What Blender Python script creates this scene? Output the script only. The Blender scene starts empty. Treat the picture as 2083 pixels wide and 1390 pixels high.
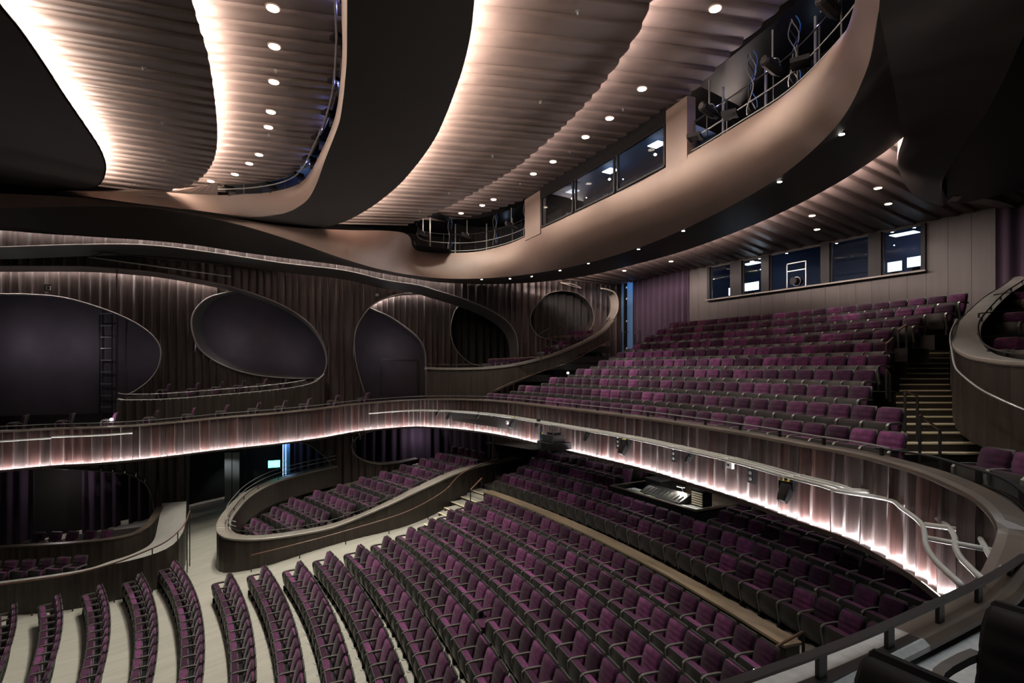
import bpy, bmesh, math, random
import numpy as np
from mathutils import Vector, Matrix, noise as mnoise
random.seed(7)
SC = bpy.context.scene
COL = SC.collection

# ------------------------------------------------------------------ camera
FPX, HOR, YAW, EYE = 1100.0, 748.0, math.radians(28.6), 8.2
CY, SY = math.cos(YAW), math.sin(YAW)
cam_d = bpy.data.cameras.new('camera')
cam_d.sensor_width = 36.0
cam_d.lens = FPX / 2083.0 * 36.0
cam_d.shift_y = (HOR - 695.0) / 2083.0
cam_d.clip_start, cam_d.clip_end = 0.05, 200
cam = bpy.data.objects.new('camera', cam_d)
COL.objects.link(cam)
cam.location = (0, 0, EYE)
cam.rotation_euler = (math.pi / 2, 0, -YAW)
SC.camera = cam
SC.view_settings.view_transform = 'Standard'
SC.view_settings.look = 'None'
SC.view_settings.exposure = 0.0
SC.view_settings.gamma = 1.0
SC.view_settings.use_curve_mapping = False
SC.cycles.max_bounces = 6; SC.cycles.diffuse_bounces = 3; SC.cycles.glossy_bounces = 3; SC.cycles.transmission_bounces = 5
world = bpy.data.worlds.new('world')
SC.world = world
world.use_nodes = True
world.node_tree.nodes['Background'].inputs[0].default_value = (0.75, 0.8, 0.9, 1)
world.node_tree.nodes['Background'].inputs[1].default_value = 0.012

# ------------------------------------------------------------------ pixel helpers (pixel = direction; distance from the thing itself)
def Pd(px, py, d):                       # at forward distance d
    lat = (px - 1041.5) / FPX * d
    return Vector((lat * CY + d * SY, -lat * SY + d * CY, EYE + (HOR - py) / FPX * d))
def Ph(px, py, h):                       # at height h relative to the eye
    return Pd(px, py, FPX * h / (HOR - py))
def Pp(px, py, A, B):                    # on the vertical plane through plan points A, B
    ax, ay = A; bx, by = B
    nx, ny = by - ay, ax - bx
    l = (px - 1041.5) / FPX
    dx, dy = l * CY + SY, -l * SY + CY
    d = (ax * nx + ay * ny) / (dx * nx + dy * ny)
    return Pd(px, py, d)
def XY(px, d):
    p = Pd(px, HOR, d); return (p.x, p.y)
def proj(p):
    x, y, z = p
    lat = x * CY - y * SY; d = x * SY + y * CY
    return 1041.5 + FPX * lat / d, HOR - FPX * (z - EYE) / d, d

# ------------------------------------------------------------------ object helpers
def empty(name, loc=(0, 0, 0), rz=0, parent=None):
    o = bpy.data.objects.new(name, None); COL.objects.link(o)
    o.empty_display_size = 0.1
    o.location = loc; o.rotation_euler = (0, 0, rz)
    if parent: o.parent = parent
    return o
def tag(o, label=None, cat=None, group=None, kind=None):
    if label: o['label'] = label
    if cat: o['category'] = cat
    if group: o['group'] = group
    if kind: o['kind'] = kind
    return o
class MB:
    def __init__(s): s.v = []; s.f = []; s.m = []
    def add(s, vs, fs, mi=0):
        n = len(s.v); s.v += [tuple(v) for v in vs]
        s.f += [tuple(i + n for i in f) for f in fs]; s.m += [mi] * len(fs); return s
    def box(s, c, d, R=None, mi=0):
        x, y, z = d[0] / 2, d[1] / 2, d[2] / 2
        vs = [Vector((a * x, b * y, e * z)) for a in (-1, 1) for b in (-1, 1) for e in (-1, 1)]
        if R is not None: vs = [R @ v for v in vs]
        vs = [v + Vector(c) for v in vs]
        return s.add(vs, [(0, 1, 3, 2), (4, 6, 7, 5), (0, 4, 5, 1), (2, 3, 7, 6), (0, 2, 6, 4), (1, 5, 7, 3)], mi)
    def bar(s, a, b, w, h=None, mi=0):      # rectangular bar between two points
        a, b = Vector(a), Vector(b); h = h or w
        d = (b - a); L = d.length
        if L < 1e-6: return s
        d.normalize()
        up = Vector((0, 0, 1)) if abs(d.z) < 0.99 else Vector((1, 0, 0))
        sx = d.cross(up).normalized(); sz = sx.cross(d)
        R = Matrix((d, sx, sz)).transposed()
        return s.box((a + b) / 2, (L, w, h), R, mi)
    def tube(s, path, r, n=8, mi=0, cap=True):
        P = [Vector(p) for p in path]; N = len(P)
        rs = r if isinstance(r, (list, tuple)) else [r] * N
        vs = []; fs = []
        up = None
        for i in range(N):
            t = (P[min(i + 1, N - 1)] - P[max(i - 1, 0)])
            if t.length < 1e-9: t = Vector((0, 0, 1))
            t.normalize()
            if up is None:
                up = Vector((0, 0, 1)) if abs(t.z) < 0.9 else Vector((1, 0, 0))
            a = t.cross(up)
            if a.length < 1e-6: a = t.cross(Vector((1, 0, 0)))
            a.normalize(); b = a.cross(t).normalized(); up = b
            for k in range(n):
                q = 2 * math.pi * k / n
                vs.append(P[i] + (a * math.cos(q) + b * math.sin(q)) * rs[i])
        for i in range(N - 1):
            for k in range(n):
                fs.append((i * n + k, i * n + (k + 1) % n, (i + 1) * n + (k + 1) % n, (i + 1) * n + k))
        if cap:
            fs.append(tuple(range(n - 1, -1, -1))); fs.append(tuple((N - 1) * n + k for k in range(n)))
        return s.add(vs, fs, mi)
    def cyl(s, c, r, h, n=16, r2=None, mi=0, axis='z'):
        r2 = r if r2 is None else r2
        vs = []
        for (rr, z) in ((r, 0), (r2, h)):
            for k in range(n):
                q = 2 * math.pi * k / n; x, y = rr * math.cos(q), rr * math.sin(q)
                v = (x, y, z) if axis == 'z' else ((z, x, y) if axis == 'x' else (y, z, x))
                vs.append(Vector(v) + Vector(c))
        fs = [(k, (k + 1) % n, n + (k + 1) % n, n + k) for k in range(n)]
        fs += [tuple(range(n - 1, -1, -1)), tuple(range(n, 2 * n))]
        return s.add(vs, fs, mi)
    def lathe(s, prof, n=16, c=(0, 0, 0), mi=0):
        vs = []; N = len(prof)
        for r, z in prof:
            for k in range(n):
                q = 2 * math.pi * k / n
                vs.append((c[0] + r * math.cos(q), c[1] + r * math.sin(q), c[2] + z))
        fs = [(i * n + k, i * n + (k + 1) % n, (i + 1) * n + (k + 1) % n, (i + 1) * n + k) for i in range(N - 1) for k in range(n)]
        fs += [tuple(range(n - 1, -1, -1)), tuple((N - 1) * n + k for k in range(n))]
        return s.add(vs, fs, mi)
    def grid(s, rows, mi=0, close=False):
        n = len(rows[0]); vs = [p for r in rows for p in r]; fs = []
        for i in range(len(rows) - 1):
            for j in range(n - 1 + (1 if close else 0)):
                j2 = (j + 1) % n
                fs.append((i * n + j, i * n + j2, (i + 1) * n + j2, (i + 1) * n + j))
        return s.add(vs, fs, mi)
    def mesh(s, name, smooth=False):
        me = bpy.data.meshes.new(name)
        me.from_pydata([tuple(v) for v in s.v], [], s.f)
        if any(s.m): me.polygons.foreach_set('material_index', s.m)
        if smooth: me.polygons.foreach_set('use_smooth', [True] * len(s.f))
        me.update(); return me
    def build(s, name, mat, parent=None, smooth=False, fix=True):
        if not s.f: return None
        me = s.mesh(name, smooth)
        if fix:
            bm = bmesh.new(); bm.from_mesh(me); bmesh.ops.recalc_face_normals(bm, faces=bm.faces); bm.to_mesh(me); bm.free()
        for m in (mat if isinstance(mat, (list, tuple)) else [mat]): me.materials.append(m)
        o = bpy.data.objects.new(name, me); COL.objects.link(o)
        if parent: o.parent = parent
        return o
def inst(name, me, parent=None, loc=(0, 0, 0), rz=0):
    o = bpy.data.objects.new(name, me); COL.objects.link(o)
    o.location = loc; o.rotation_euler = (0, 0, rz)
    if parent: o.parent = parent
    return o

# ------------------------------------------------------------------ curve helpers
def spline(pts, n):
    """Catmull-Rom through points (any dimension), resampled to n points evenly along the curve"""
    P = np.array([list(p) for p in pts], float)
    Q = np.vstack([2 * P[0] - P[1], P, 2 * P[-1] - P[-2]])
    out = []
    for i in range(len(P) - 1):
        p0, p1, p2, p3 = Q[i:i + 4]
        for t in np.linspace(0, 1, 16, endpoint=False):
            out.append(0.5 * ((2 * p1) + (-p0 + p2) * t + (2 * p0 - 5 * p1 + 4 * p2 - p3) * t * t + (-p0 + 3 * p1 - 3 * p2 + p3) * t ** 3))
    out.append(P[-1]); out = np.array(out)
    L = np.concatenate([[0], np.cumsum(np.linalg.norm(np.diff(out, axis=0), axis=1))])
    s = np.linspace(0, L[-1], n)
    return np.stack([np.interp(s, L, out[:, k]) for k in range(P.shape[1])], 1)
def V3(a): return [Vector(p) for p in a]
def plen(P): return sum((Vector(P[i + 1]) - Vector(P[i])).length for i in range(len(P) - 1))
def normals2d(P):
    out = []
    for i in range(len(P)):
        t = Vector(P[min(i + 1, len(P) - 1)]) - Vector(P[max(i - 1, 0)])
        t = Vector((t.x, t.y, 0)); t = t.normalized() if t.length > 1e-6 else Vector((1, 0, 0))
        out.append(Vector((-t.y, t.x, 0)))
    return out
def offset(P, w, dz=0):
    N = normals2d(P)
    return [Vector(p) + n * w + Vector((0, 0, dz)) for p, n in zip(P, N)]
def sweep(mb, P, prof, mi=0, cap=True):
    """sweep a closed (w,z) profile along a path; w is to the left of the path"""
    N = normals2d(P)
    rows = [[Vector(p) + n * w + Vector((0, 0, z)) for (w, z) in prof] for p, n in zip(P, N)]
    mb.grid(rows, mi, close=True)
    if cap:
        k = len(prof); mb.add(rows[0], [tuple(range(k))]); mb.add(rows[-1], [tuple(range(k - 1, -1, -1))])
    return mb
def rect(w0, w1, z0, z1): return [(w0, z0), (w1, z0), (w1, z1), (w0, z1)]

# ------------------------------------------------------------------ materials
def mat(name, col, rough=0.5, metal=0.0, emit=None, es=0.0, noise=None, bump=0.0, sheen=0.0, spec=0.5, trans=0.0, coat=0.0, coords='Object'):
    m = bpy.data.materials.new(name); m.use_nodes = True
    nt = m.node_tree; b = nt.nodes['Principled BSDF']
    b.inputs['Base Color'].default_value = (*col, 1)
    b.inputs['Roughness'].default_value = rough
    b.inputs['Metallic'].default_value = metal
    b.inputs['Specular IOR Level'].default_value = spec
    if sheen: b.inputs['Sheen Weight'].default_value = sheen
    if coat: b.inputs['Coat Weight'].default_value = coat
    if trans: b.inputs['Transmission Weight'].default_value = trans
    if emit:
        b.inputs['Emission Color'].default_value = (*emit, 1); b.inputs['Emission Strength'].default_value = es
    if noise or bump:
        tc = nt.nodes.new('ShaderNodeTexCoord'); mp = nt.nodes.new('ShaderNodeMapping')
        nt.links.new(tc.outputs[coords], mp.inputs[0])
        nz = nt.nodes.new('ShaderNodeTexNoise'); nt.links.new(mp.outputs[0], nz.inputs[0])
        sc, det, amt, stretch = noise or (8, 4, 0, (1, 1, 1))
        mp.inputs['Scale'].default_value = stretch
        nz.inputs['Scale'].default_value = sc; nz.inputs['Detail'].default_value = det
        if amt:
            rp = nt.nodes.new('ShaderNodeMapRange')
            rp.inputs[1].default_value = 0.3; rp.inputs[2].default_value = 0.7
            rp.inputs[3].default_value = 1 - amt; rp.inputs[4].default_value = 1 + amt
            nt.links.new(nz.outputs[0], rp.inputs[0])
            mx = nt.nodes.new('ShaderNodeVectorMath'); mx.operation = 'SCALE'
            mx.inputs[0].default_value = col
            nt.links.new(rp.outputs[0], mx.inputs[3]); nt.links.new(mx.outputs[0], b.inputs['Base Color'])
        if bump:
            bp = nt.nodes.new('ShaderNodeBump'); bp.inputs['Strength'].default_value = bump; bp.inputs['Distance'].default_value = 0.02
            nt.links.new(nz.outputs[0], bp.inputs['Height']); nt.links.new(bp.outputs[0], b.inputs['Normal'])
    return m
def randomize(m, col, lo, hi, also_noise=True):
    """per-seat brightness: nap of the velvet brushed differently on every seat"""
    nt = m.node_tree; b = nt.nodes['Principled BSDF']
    oi = nt.nodes.new('ShaderNodeObjectInfo'); ge = nt.nodes.new('ShaderNodeNewGeometry')
    ad = nt.nodes.new('ShaderNodeMath'); ad.operation = 'ADD'
    nt.links.new(oi.outputs['Random'], ad.inputs[0]); nt.links.new(ge.outputs['Random Per Island'], ad.inputs[1])
    fr = nt.nodes.new('ShaderNodeMath'); fr.operation = 'FRACT'; nt.links.new(ad.outputs[0], fr.inputs[0])
    pw = nt.nodes.new('ShaderNodeMath'); pw.operation = 'POWER'; pw.inputs[1].default_value = 2.2; nt.links.new(fr.outputs[0], pw.inputs[0])
    rp = nt.nodes.new('ShaderNodeMapRange'); rp.inputs[3].default_value = lo; rp.inputs[4].default_value = hi
    nt.links.new(pw.outputs[0], rp.inputs[0])
    tc = nt.nodes.new('ShaderNodeTexCoord')
    nz = nt.nodes.new('ShaderNodeTexNoise'); nz.inputs['Scale'].default_value = 7; nz.inputs['Detail'].default_value = 3
    nt.links.new(tc.outputs['Object'], nz.inputs[0])
    r2 = nt.nodes.new('ShaderNodeMapRange'); r2.inputs[1].default_value = .35; r2.inputs[2].default_value = .7; r2.inputs[3].default_value = .7; r2.inputs[4].default_value = 1.5
    nt.links.new(nz.outputs[0], r2.inputs[0])
    mu = nt.nodes.new('ShaderNodeMath'); mu.operation = 'MULTIPLY'
    nt.links.new(rp.outputs[0], mu.inputs[0]); nt.links.new(r2.outputs[0], mu.inputs[1])
    mx = nt.nodes.new('ShaderNodeVectorMath'); mx.operation = 'SCALE'; mx.inputs[0].default_value = col
    nt.links.new(mu.outputs[0], mx.inputs[3]); nt.links.new(mx.outputs[0], b.inputs['Base Color'])
M = {}
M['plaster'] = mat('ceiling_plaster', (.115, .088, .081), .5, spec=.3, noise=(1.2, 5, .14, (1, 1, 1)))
M['soffit'] = mat('soffit_shaded_paint', (.032, .027, .024), .6, spec=.12, noise=(1.5, 4, .06, (1, 1, 1)))  # same brown paint as the fascia, darkened to carry its shade
M['fascia_paint'] = mat('fascia_paint', (.235, .168, .137), .5, noise=(1.5, 4, .05, (1, 1, 1)))
M['walnut'] = mat('walnut_panel', (.047, .034, .032), .34, noise=(9, 5, .45, (1, 1, .07)))
M['walnut_red'] = mat('walnut_red_panel', (.058, .032, .029), .34, noise=(9, 5, .45, (1, 1, .07)))
M['flute'] = mat('fluted_wall_wood', (.062, .047, .044), .36, noise=(9, 5, .4, (1, 1, .06)))
M['podwood'] = mat('pod_wood', (.03, .0225, .018), .45, noise=(9, 5, .3, (1, 1, .07)))
M['capwood'] = mat('cap_wood', (.20, .155, .105), .4, noise=(5, 6, .3, (1, .15, 1)))
M['capdark'] = mat('cap_wood_dark', (.065, .05, .039), .42, noise=(5, 6, .3, (.4, .4, 1)))
M['ledge'] = mat('ledge_grey', (.30, .295, .28), .42, noise=(3, 4, .1, (1, 1, 1)))
M['ledged'] = mat('ledge_taupe', (.17, .155, .135), .42, noise=(3, 4, .12, (1, 1, 1)))
M['rim'] = mat('rim_bronze', (.21, .19, .17), .4)
M['reveal'] = mat('reveal_bronze', (.055, .05, .046), .45)
M['purplewall'] = mat('aubergine_wall', (.075, .062, .078), .75, noise=(1.2, 4, .12, (1, 1, 1)))
M['darkwall'] = mat('dark_wall', (.022, .02, .02), .7, spec=.15)
M['rearwall'] = mat('rear_wall_panel', (.055, .048, .046), .55, noise=(7, 4, .12, (1, 1, .03)))
M['black'] = mat('black_paint', (.007, .007, .008), .5, spec=.2)
M['blackmetal'] = mat('black_metal', (.025, .024, .024), .38, metal=.3)
M['bronzerail'] = mat('handrail_wood', (.10, .05, .035), .4)
M['pipe'] = mat('grey_pipe', (.34, .35, .33), .4)
M['steel'] = mat('steel', (.42, .43, .43), .35, metal=.7)
M['shell'] = mat('seat_shell', (.03, .029, .029), .42)
M['armrest'] = mat('armrest', (.075, .072, .066), .38)
M['plate'] = mat('floor_plate', (.30, .33, .31), .5)
M['velvet'] = mat('velvet_purple', (.19, .045, .15), .8, sheen=.10, spec=.08)
randomize(M['velvet'], (.047, .0125, .038), .5, 2.4)
M['curtain'] = mat('curtain_purple', (.026, .0105, .030), .85, sheen=.2)
M['blackcurtain'] = mat('curtain_black', (.022, .022, .022), .85)
M['tread'] = mat('stair_tread', (.30, .26, .20), .5, noise=(6, 4, .2, (1, 1, 1)))
M['nosing'] = mat('stair_nosing', (.78, .70, .5), .5)
M['riser'] = mat('stair_riser', (.055, .045, .038), .6)
M['carpet'] = mat('tier_floor', (.035, .031, .029), .8)
M['greyfloor'] = mat('gallery_floor', (.33, .345, .34), .6, noise=(14, 5, .12, (1, 1, 1)))
M['deskgrey'] = mat('desk_laminate', (.48, .5, .48), .5)
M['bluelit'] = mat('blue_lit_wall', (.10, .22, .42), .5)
M['booth'] = mat('booth_navy', (.02, .04, .09), .6)
M['glass'] = mat('glass', (.9, .95, 1), .02, trans=1.0, spec=.5)
M['glass'].node_tree.nodes['Principled BSDF'].inputs['IOR'].default_value = 1.14
M['white'] = mat('white_plastic', (.75, .75, .73), .4)
M['red'] = mat('red_paint', (.5, .04, .03), .5)
M['led'] = mat('led_warm', (1, .86, .76), .5, emit=(1, .83, .72), es=1.0)
M['ledw'] = mat('led_neutral', (1, .95, .95), .5, emit=(1, .90, .88), es=1.0)
M['lamp'] = mat('downlight_glow', (1, .9, .75), .5, emit=(1, .84, .62), es=14)
M['spotglow'] = mat('spot_glow', (1, .95, .85), .5, emit=(1, .95, .86), es=40)
M['exit'] = mat('exit_glow', (.1, .9, .6), .5, emit=(.12, 1, .68), es=5)
M['screen'] = mat('screen_glow', (.8, .9, 1), .5, emit=(.75, .88, 1), es=5)
M['yellow'] = mat('cable_yellow', (.65, .5, .06), .5)
M['blue'] = mat('cable_blue', (.05, .2, .6), .5)
M['green'] = mat('cable_green', (.03, .35, .22), .5)
def emat(name, col, s):
    return mat(name, col, .5, emit=col, es=s)
# floor boards: grey oak, joints along the rows
def floor_mat():
    m = mat('grey_oak_floor', (.33, .325, .285), .45, noise=(2.2, 5, .10, (.35, 2.5, 1)))
    return m
M['floor'] = floor_mat()
def lamp_light(name, kind, loc, energy, color, parent=None, size=.1, angle=90, blend=.6, target=None):
    d = bpy.data.lights.new(name, kind); d.energy = energy; d.color = color
    if kind == 'SPOT':
        d.spot_size = math.radians(angle); d.spot_blend = blend; d.shadow_soft_size = size
    elif kind == 'POINT': d.shadow_soft_size = size
    elif kind == 'AREA': d.size = size
    o = bpy.data.objects.new(name, d); COL.objects.link(o); o.location = loc
    if parent: o.parent = parent
    if target is not None:
        v = Vector(target) - Vector(loc); o.rotation_euler = v.to_track_quat('-Z', 'Y').to_euler()
    return o
# ================================================================== SETTING
XC, YC = -32.1, 14.75                      # centre of the stalls rows
RF = [24, 27.1, 28.12, 29.2, 30.28, 31.3, 32.36, 33.3, 34.2, 35.1, 35.99, 36.87, 37.74, 38.64, 39.54, 40.45, 41.3]   # arm-front radius of row 0..16
ZF = [-.06, -.04, -.02, .04, .18, .39, .60, .79, .98, 1.17, 1.35, 1.51, 1.68, 1.81, 1.94, 2.08, 2.24]
def floor_z(r): return float(np.interp(r, RF, ZF))
def polar(r, y): return XC + math.sqrt(max(r * r - (y - YC) ** 2, 1e-6))
def struct(o): o['kind'] = 'structure'; return o

# raked stalls floor -------------------------------------------------
fl = struct(empty('floor'))
mb = MB(); rows = []
for r in np.concatenate([[14, 18, 22], np.arange(25, 42.3, .45)]):
    rows.append([Vector((XC + r * math.cos(t), YC + r * math.sin(t), floor_z(r))) for t in np.linspace(-.62, .62, 40)])
mb.grid(rows); mb.build('floor_surface', M['floor'], fl, smooth=True)
# far apron under the side boxes, and the level behind the cross wall
mb = MB(); mb.box((2, 15, -.35), (60, 60, .3)); mb.build('sub_floor', M['darkwall'], fl)

# ---- outer shell (dark house walls that close the room)
sh = MB(); sh.box((-19, 14, 8), (.3, 46, 19)); struct(sh.build('wall_front', M['darkwall']))
sh = MB(); sh.box((3, -4.2, 8), (46, .3, 19)); struct(sh.build('wall_right', M['darkwall']))
sh = MB(); sh.box((3, 36.2, 8), (46, .3, 19)); struct(sh.build('wall_left_outer', M['darkwall']))
sh = MB(); sh.box((26.2, 15, 8), (.3, 44, 19)); struct(sh.build('wall_back_outer', M['darkwall']))
CE = struct(empty('ceiling'))
sh = MB(); sh.box((3, 15.5, 17.6), (46, 42, .3)); sh.build('roof_slab', M['darkwall'], CE)

# ================================================================== CEILING
def curveY(px, h, y0=None, y1=None, n=60):
    """traced edge at given heights above the eye -> arrays over Y"""
    hs = h if isinstance(h, (list, tuple)) else [h] * len(px)
    P = [Ph(x, y, q) for (x, y), q in zip(px, hs)]
    S = spline(P, n)
    o = np.argsort(S[:, 1], kind='stable'); S = S[o]
    return S
def at(S, Y):
    """X, Z of an edge at Y, extended straight beyond its ends"""
    if Y < S[0, 1]:
        k = (S[4, 0] - S[0, 0]) / max(S[4, 1] - S[0, 1], 1e-3); k = max(-.8, min(.8, k))
        return S[0, 0] + k * (Y - S[0, 1]), S[0, 2]
    if Y > S[-1, 1]: return S[-1, 0], S[-1, 2]
    return float(np.interp(Y, S[:, 1], S[:, 0])), float(np.interp(Y, S[:, 1], S[:, 2]))
hC, hD1, hB, hC1, hC2 = 7.3, 7.55, 6.8, 7.45, 7.95
E_C = curveY([(-38, -50), (0, 10), (44, 64), (91, 132), (135, 200), (179, 264), (203, 301), (215, 331), (215, 352), (206, 372), (183, 384), (115, 389)], hC)
E_D1 = curveY([(380, -60), (392, 0), (406, 51), (423, 108), (436, 189), (442, 257), (440, 304), (429, 335), (406, 362), (372, 379), (325, 389)], hD1)
E_D2 = curveY([(672, -60), (683, 0), (684, 60), (676, 110), (659, 196), (626, 291), (592, 338), (541, 362), (443, 375)], 8.05)
E_BL = curveY([(706, 40), (705, 130), (700, 200), (690, 250), (663, 321), (645, 372), (626, 406), (600, 425), (575, 435), (507, 442), (406, 429), (271, 413), (115, 391)],
              [6.7, 6.7, 6.7, 6.7, 6.7, 6.7, 6.7, 6.7, 6.7, 6.75, 6.8, 6.9, 7.1])
E_BT = curveY([(704, 60), (703, 130), (702, 189), (676, 254), (643, 342), (609, 372), (541, 392), (443, 397)], 7.45)
E_BR = curveY([(972, -80), (965, 0), (957, 72), (938, 150), (906, 237), (880, 290), (840, 345), (800, 387), (745, 428), (690, 455), (620, 470)], [6.8] * 9 + [6.75, 6.7])
E_C1 = curveY([(1380, -70), (1325, 0), (1299, 61), (1235, 155), (1180, 220), (1113, 285), (1040, 345), (960, 393), (900, 425), (815, 462)], hC1)
E_C2 = curveY([(1650, -60), (1590, 0), (1480, 105), (1390, 195), (1290, 270), (1180, 340), (1070, 400), (960, 437), (880, 458)], hC2)

def ribbed(name, left, right, y0, y1, lx, lz, sx=0.0, seed=1, wmin=.40, wmax=.74, bulge=.085, sag=.0, skew=.34):
    rnd = random.Random(seed); par = empty(name, parent=CE)
    y = y0
    while y < y1:
        w = rnd.uniform(wmin, wmax); ya, yb = y, min(y + w, y1); y = yb
        rows = []
        for t, g in ((0, 0), (.03, .45), (.06, .9), (.10, 1), (.35, .9), (.6, .6), (.85, .22), (1, 0)):
            # shingle-like rib: short step towards the house, then a long soft rise; ribs run slightly askew
            Y = ya + (yb - ya) * t; dz = -bulge * g
            xm = .5 * (at(left, Y)[0] + at(right, Y)[0])
            yl_, yr_ = Y, Y
            for _ in range(3):
                yl_ = Y - skew * (at(left, yl_)[0] + lx - xm); yr_ = Y - skew * (at(right, yr_)[0] + sx - xm)
            xl, zl = at(left, yl_); xr, zr = at(right, yr_)
            xl += lx; zl += lz; xr += sx
            row = []
            for j in range(9):
                s = j / 8
                row.append(Vector((xl + (xr - xl) * s, yl_ + (yr_ - yl_) * s, zl + (zr - zl) * s + dz + sag * math.sin(math.pi * s))))
            rows.append(row)
        MB().grid(rows).build('ceiling_rib', M['plaster'], par, smooth=True, fix=False)
    return par
ribbed('ribbed_ceiling', E_C, E_D1, 9.5, 28.4, -.75, .62, seed=3)
ribbed('ribbed_ceiling', E_D1, E_D2, 9.0, 28.4, -.75, .60, sx=.3, seed=4)
ribbed('ribbed_ceiling', E_BR, E_C1, 4.5, 28.2, -.75, .62, seed=5)
ribbed('ribbed_ceiling', E_C1, E_C2, 3.5, 28.0, -.75, .60, sx=.1, seed=6)

def loftY(name, A, B, y0, y1, m, n=70, cols=6, sag=0.0, smooth=True):
    rows = []
    for Y in np.linspace(y0, y1, n):
        a, za = at(A, Y); b, zb = at(B, Y)
        rows.append([Vector((a + (b - a) * s, Y, za + (zb - za) * s + sag * math.sin(math.pi * s))) for s in np.linspace(0, 1, cols)])
    return MB().grid(rows).build(name, m, CE, smooth=smooth, fix=False)
# bulkhead over the forestage (dark soffit), with a thin lip standing up at the cove edge
E_CF = E_C.copy(); E_CF[:, 0] -= 13
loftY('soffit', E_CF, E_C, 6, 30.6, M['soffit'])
def lip(name, E, y0, y1, h=.14, dx=0.0, m='soffit'):
    rows = []
    for Y in np.linspace(y0, y1, 90):
        x, z = at(E, Y); rows.append([Vector((x + dx, Y, z)), Vector((x + dx, Y, z + h)), Vector((x + dx - .04, Y, z + h)), Vector((x + dx - .04, Y, z))])
    return MB().grid(rows, close=True).build(name, M[m], CE, fix=False)
lip('cove_lip', E_C, 6, 28.6, .035)
# bulkhead between the two ribbed fields
E_BLs = E_BL
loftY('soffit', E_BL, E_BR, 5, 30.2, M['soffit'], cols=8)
lip('cove_lip', E_BR, 5, 28.2, .035)
def led(name, E, y0, y1, dx, dz, strength, col, wid=.05, cont=None):
    m = emat(name + '_glow', col, strength)
    rows = []
    for Y in np.linspace(y0, y1, 90):
        x, z = at(E, Y); rows.append([Vector((x + dx, Y, z + dz)), Vector((x + dx - wid, Y, z + dz))])
    o = MB().grid(rows).build(name, m, CE, fix=False)
    return o
COVE = (1, .80, .66)
led('cove_led_strip', E_C, 8, 27.0, -.32, .05, 700, COVE)
led('cove_led_strip', E_D1, 8, 27.4, -.16, .08, 480, COVE)
led('cove_led_strip', E_BR, 4, 27.8, -.16, .05, 800, COVE)
led('cove_led_strip', E_C1, 3.5, 27.6, -.16,   .08, 420, (1, .82, .72))

# brown fascia on the stage side of that bulkhead: rounded face from the soffit rim up to the catwalk slot
def faceband(name, P_low, P_top, m, bulge=.25, n=90, cols=9, parent=None):
    A = spline(P_low, n); B = spline(P_top, n); rows = []
    for a, b in zip(A, B):
        d = b - a; out = np.array([-1.0, 0, 0])
        rows.append([Vector(a + d * s + out * bulge * math.sin(math.pi * s) ** .8 * (1 - s * .4)) for s in np.linspace(0, 1, cols)])
    return MB().grid(rows).build(name, m, parent or CE, smooth=True, fix=False)
lowB = [Ph(*p, h) for p, h in (((706, -60), 6.7), ((706, 40), 6.7), ((705, 130), 6.7), ((690, 250), 6.7), ((663, 321), 6.7), ((626, 406), 6.7), ((575, 435), 6.7), ((507, 442), 6.75), ((406, 429), 6.8), ((271, 413), 6.9), ((115, 391), 7.1))]
topB = [Ph(*p, h) for p, h in (((705, -60), 7.45), ((704, 40), 7.45), ((703, 125), 7.45), ((688, 226), 7.45), ((655, 305), 7.45), ((612, 371), 7.45), ((541, 392), 7.45), ((443, 397), 7.45), ((330, 391), 7.45), ((230, 389), 7.4), ((110, 388), 7.3))]
faceband('bulkhead_fascia', lowB, topB, M['fascia_paint'], .12)
# plaster between the fascia and the end of the ribbed field (left of the catwalk slot)
P1 = [Ph(443, 372, 7.6), Ph(400, 380, 7.6), Ph(325, 386, 7.55), Ph(255, 386, 7.5), Ph(225, 387, 7.4)]
P2 = [Ph(443, 398, 7.45), Ph(400, 396, 7.45), Ph(330, 392, 7.45), Ph(230, 390, 7.4), Ph(115, 390, 7.3)]
MB().grid([V3(spline(P1, 20)), V3(spline(P2, 20))]).build('end_cheek', M['fascia_paint'], CE, fix=False)

# ---- the great sweeping bulkhead in front of the rear circle
W1A, W1B = (-16, 30.9), (23, 27.5)          # far wall (front skin) in plan
rimA = [Pp(-250, 432, (-20, 28.6), (20, 28.6)), Pp(-100, 427, (-20, 28.4), (20, 28.4)), Pp(0, 424, (-20, 28.3), (20, 28.3)), Pp(169, 420, (-20, 28.2), (20, 28.2)), Pp(300, 423, (-20, 28), (20, 28)), Pp(400, 439, (-20, 27.8), (20, 27.8)),
        Pp(500, 461, (-20, 27.5), (20, 27.5)), Pp(600, 492, (-20, 27.2), (20, 27.2)), Pp(700, 527, (-20, 26.8), (20, 26.8)), Pp(791, 552, (-20, 26.3), (20, 26.3)), Pp(893, 566, (-20, 25.6), (20, 25.6)),
        Ph(994, 566, 4.45), Ph(1096, 555, 4.42), Ph(1197, 535, 4.4), Ph(1299, 504, 4.4), Ph(1390, 467, 4.4), Ph(1500, 412, 4.4), Ph(1600, 350, 4.4), Ph(1700, 258, 4.4), Ph(1760, 150, 4.4), Ph(1788, 20, 4.4), Ph(1800, -150, 4.4), Ph(1800, -420, 4.4)]
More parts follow.
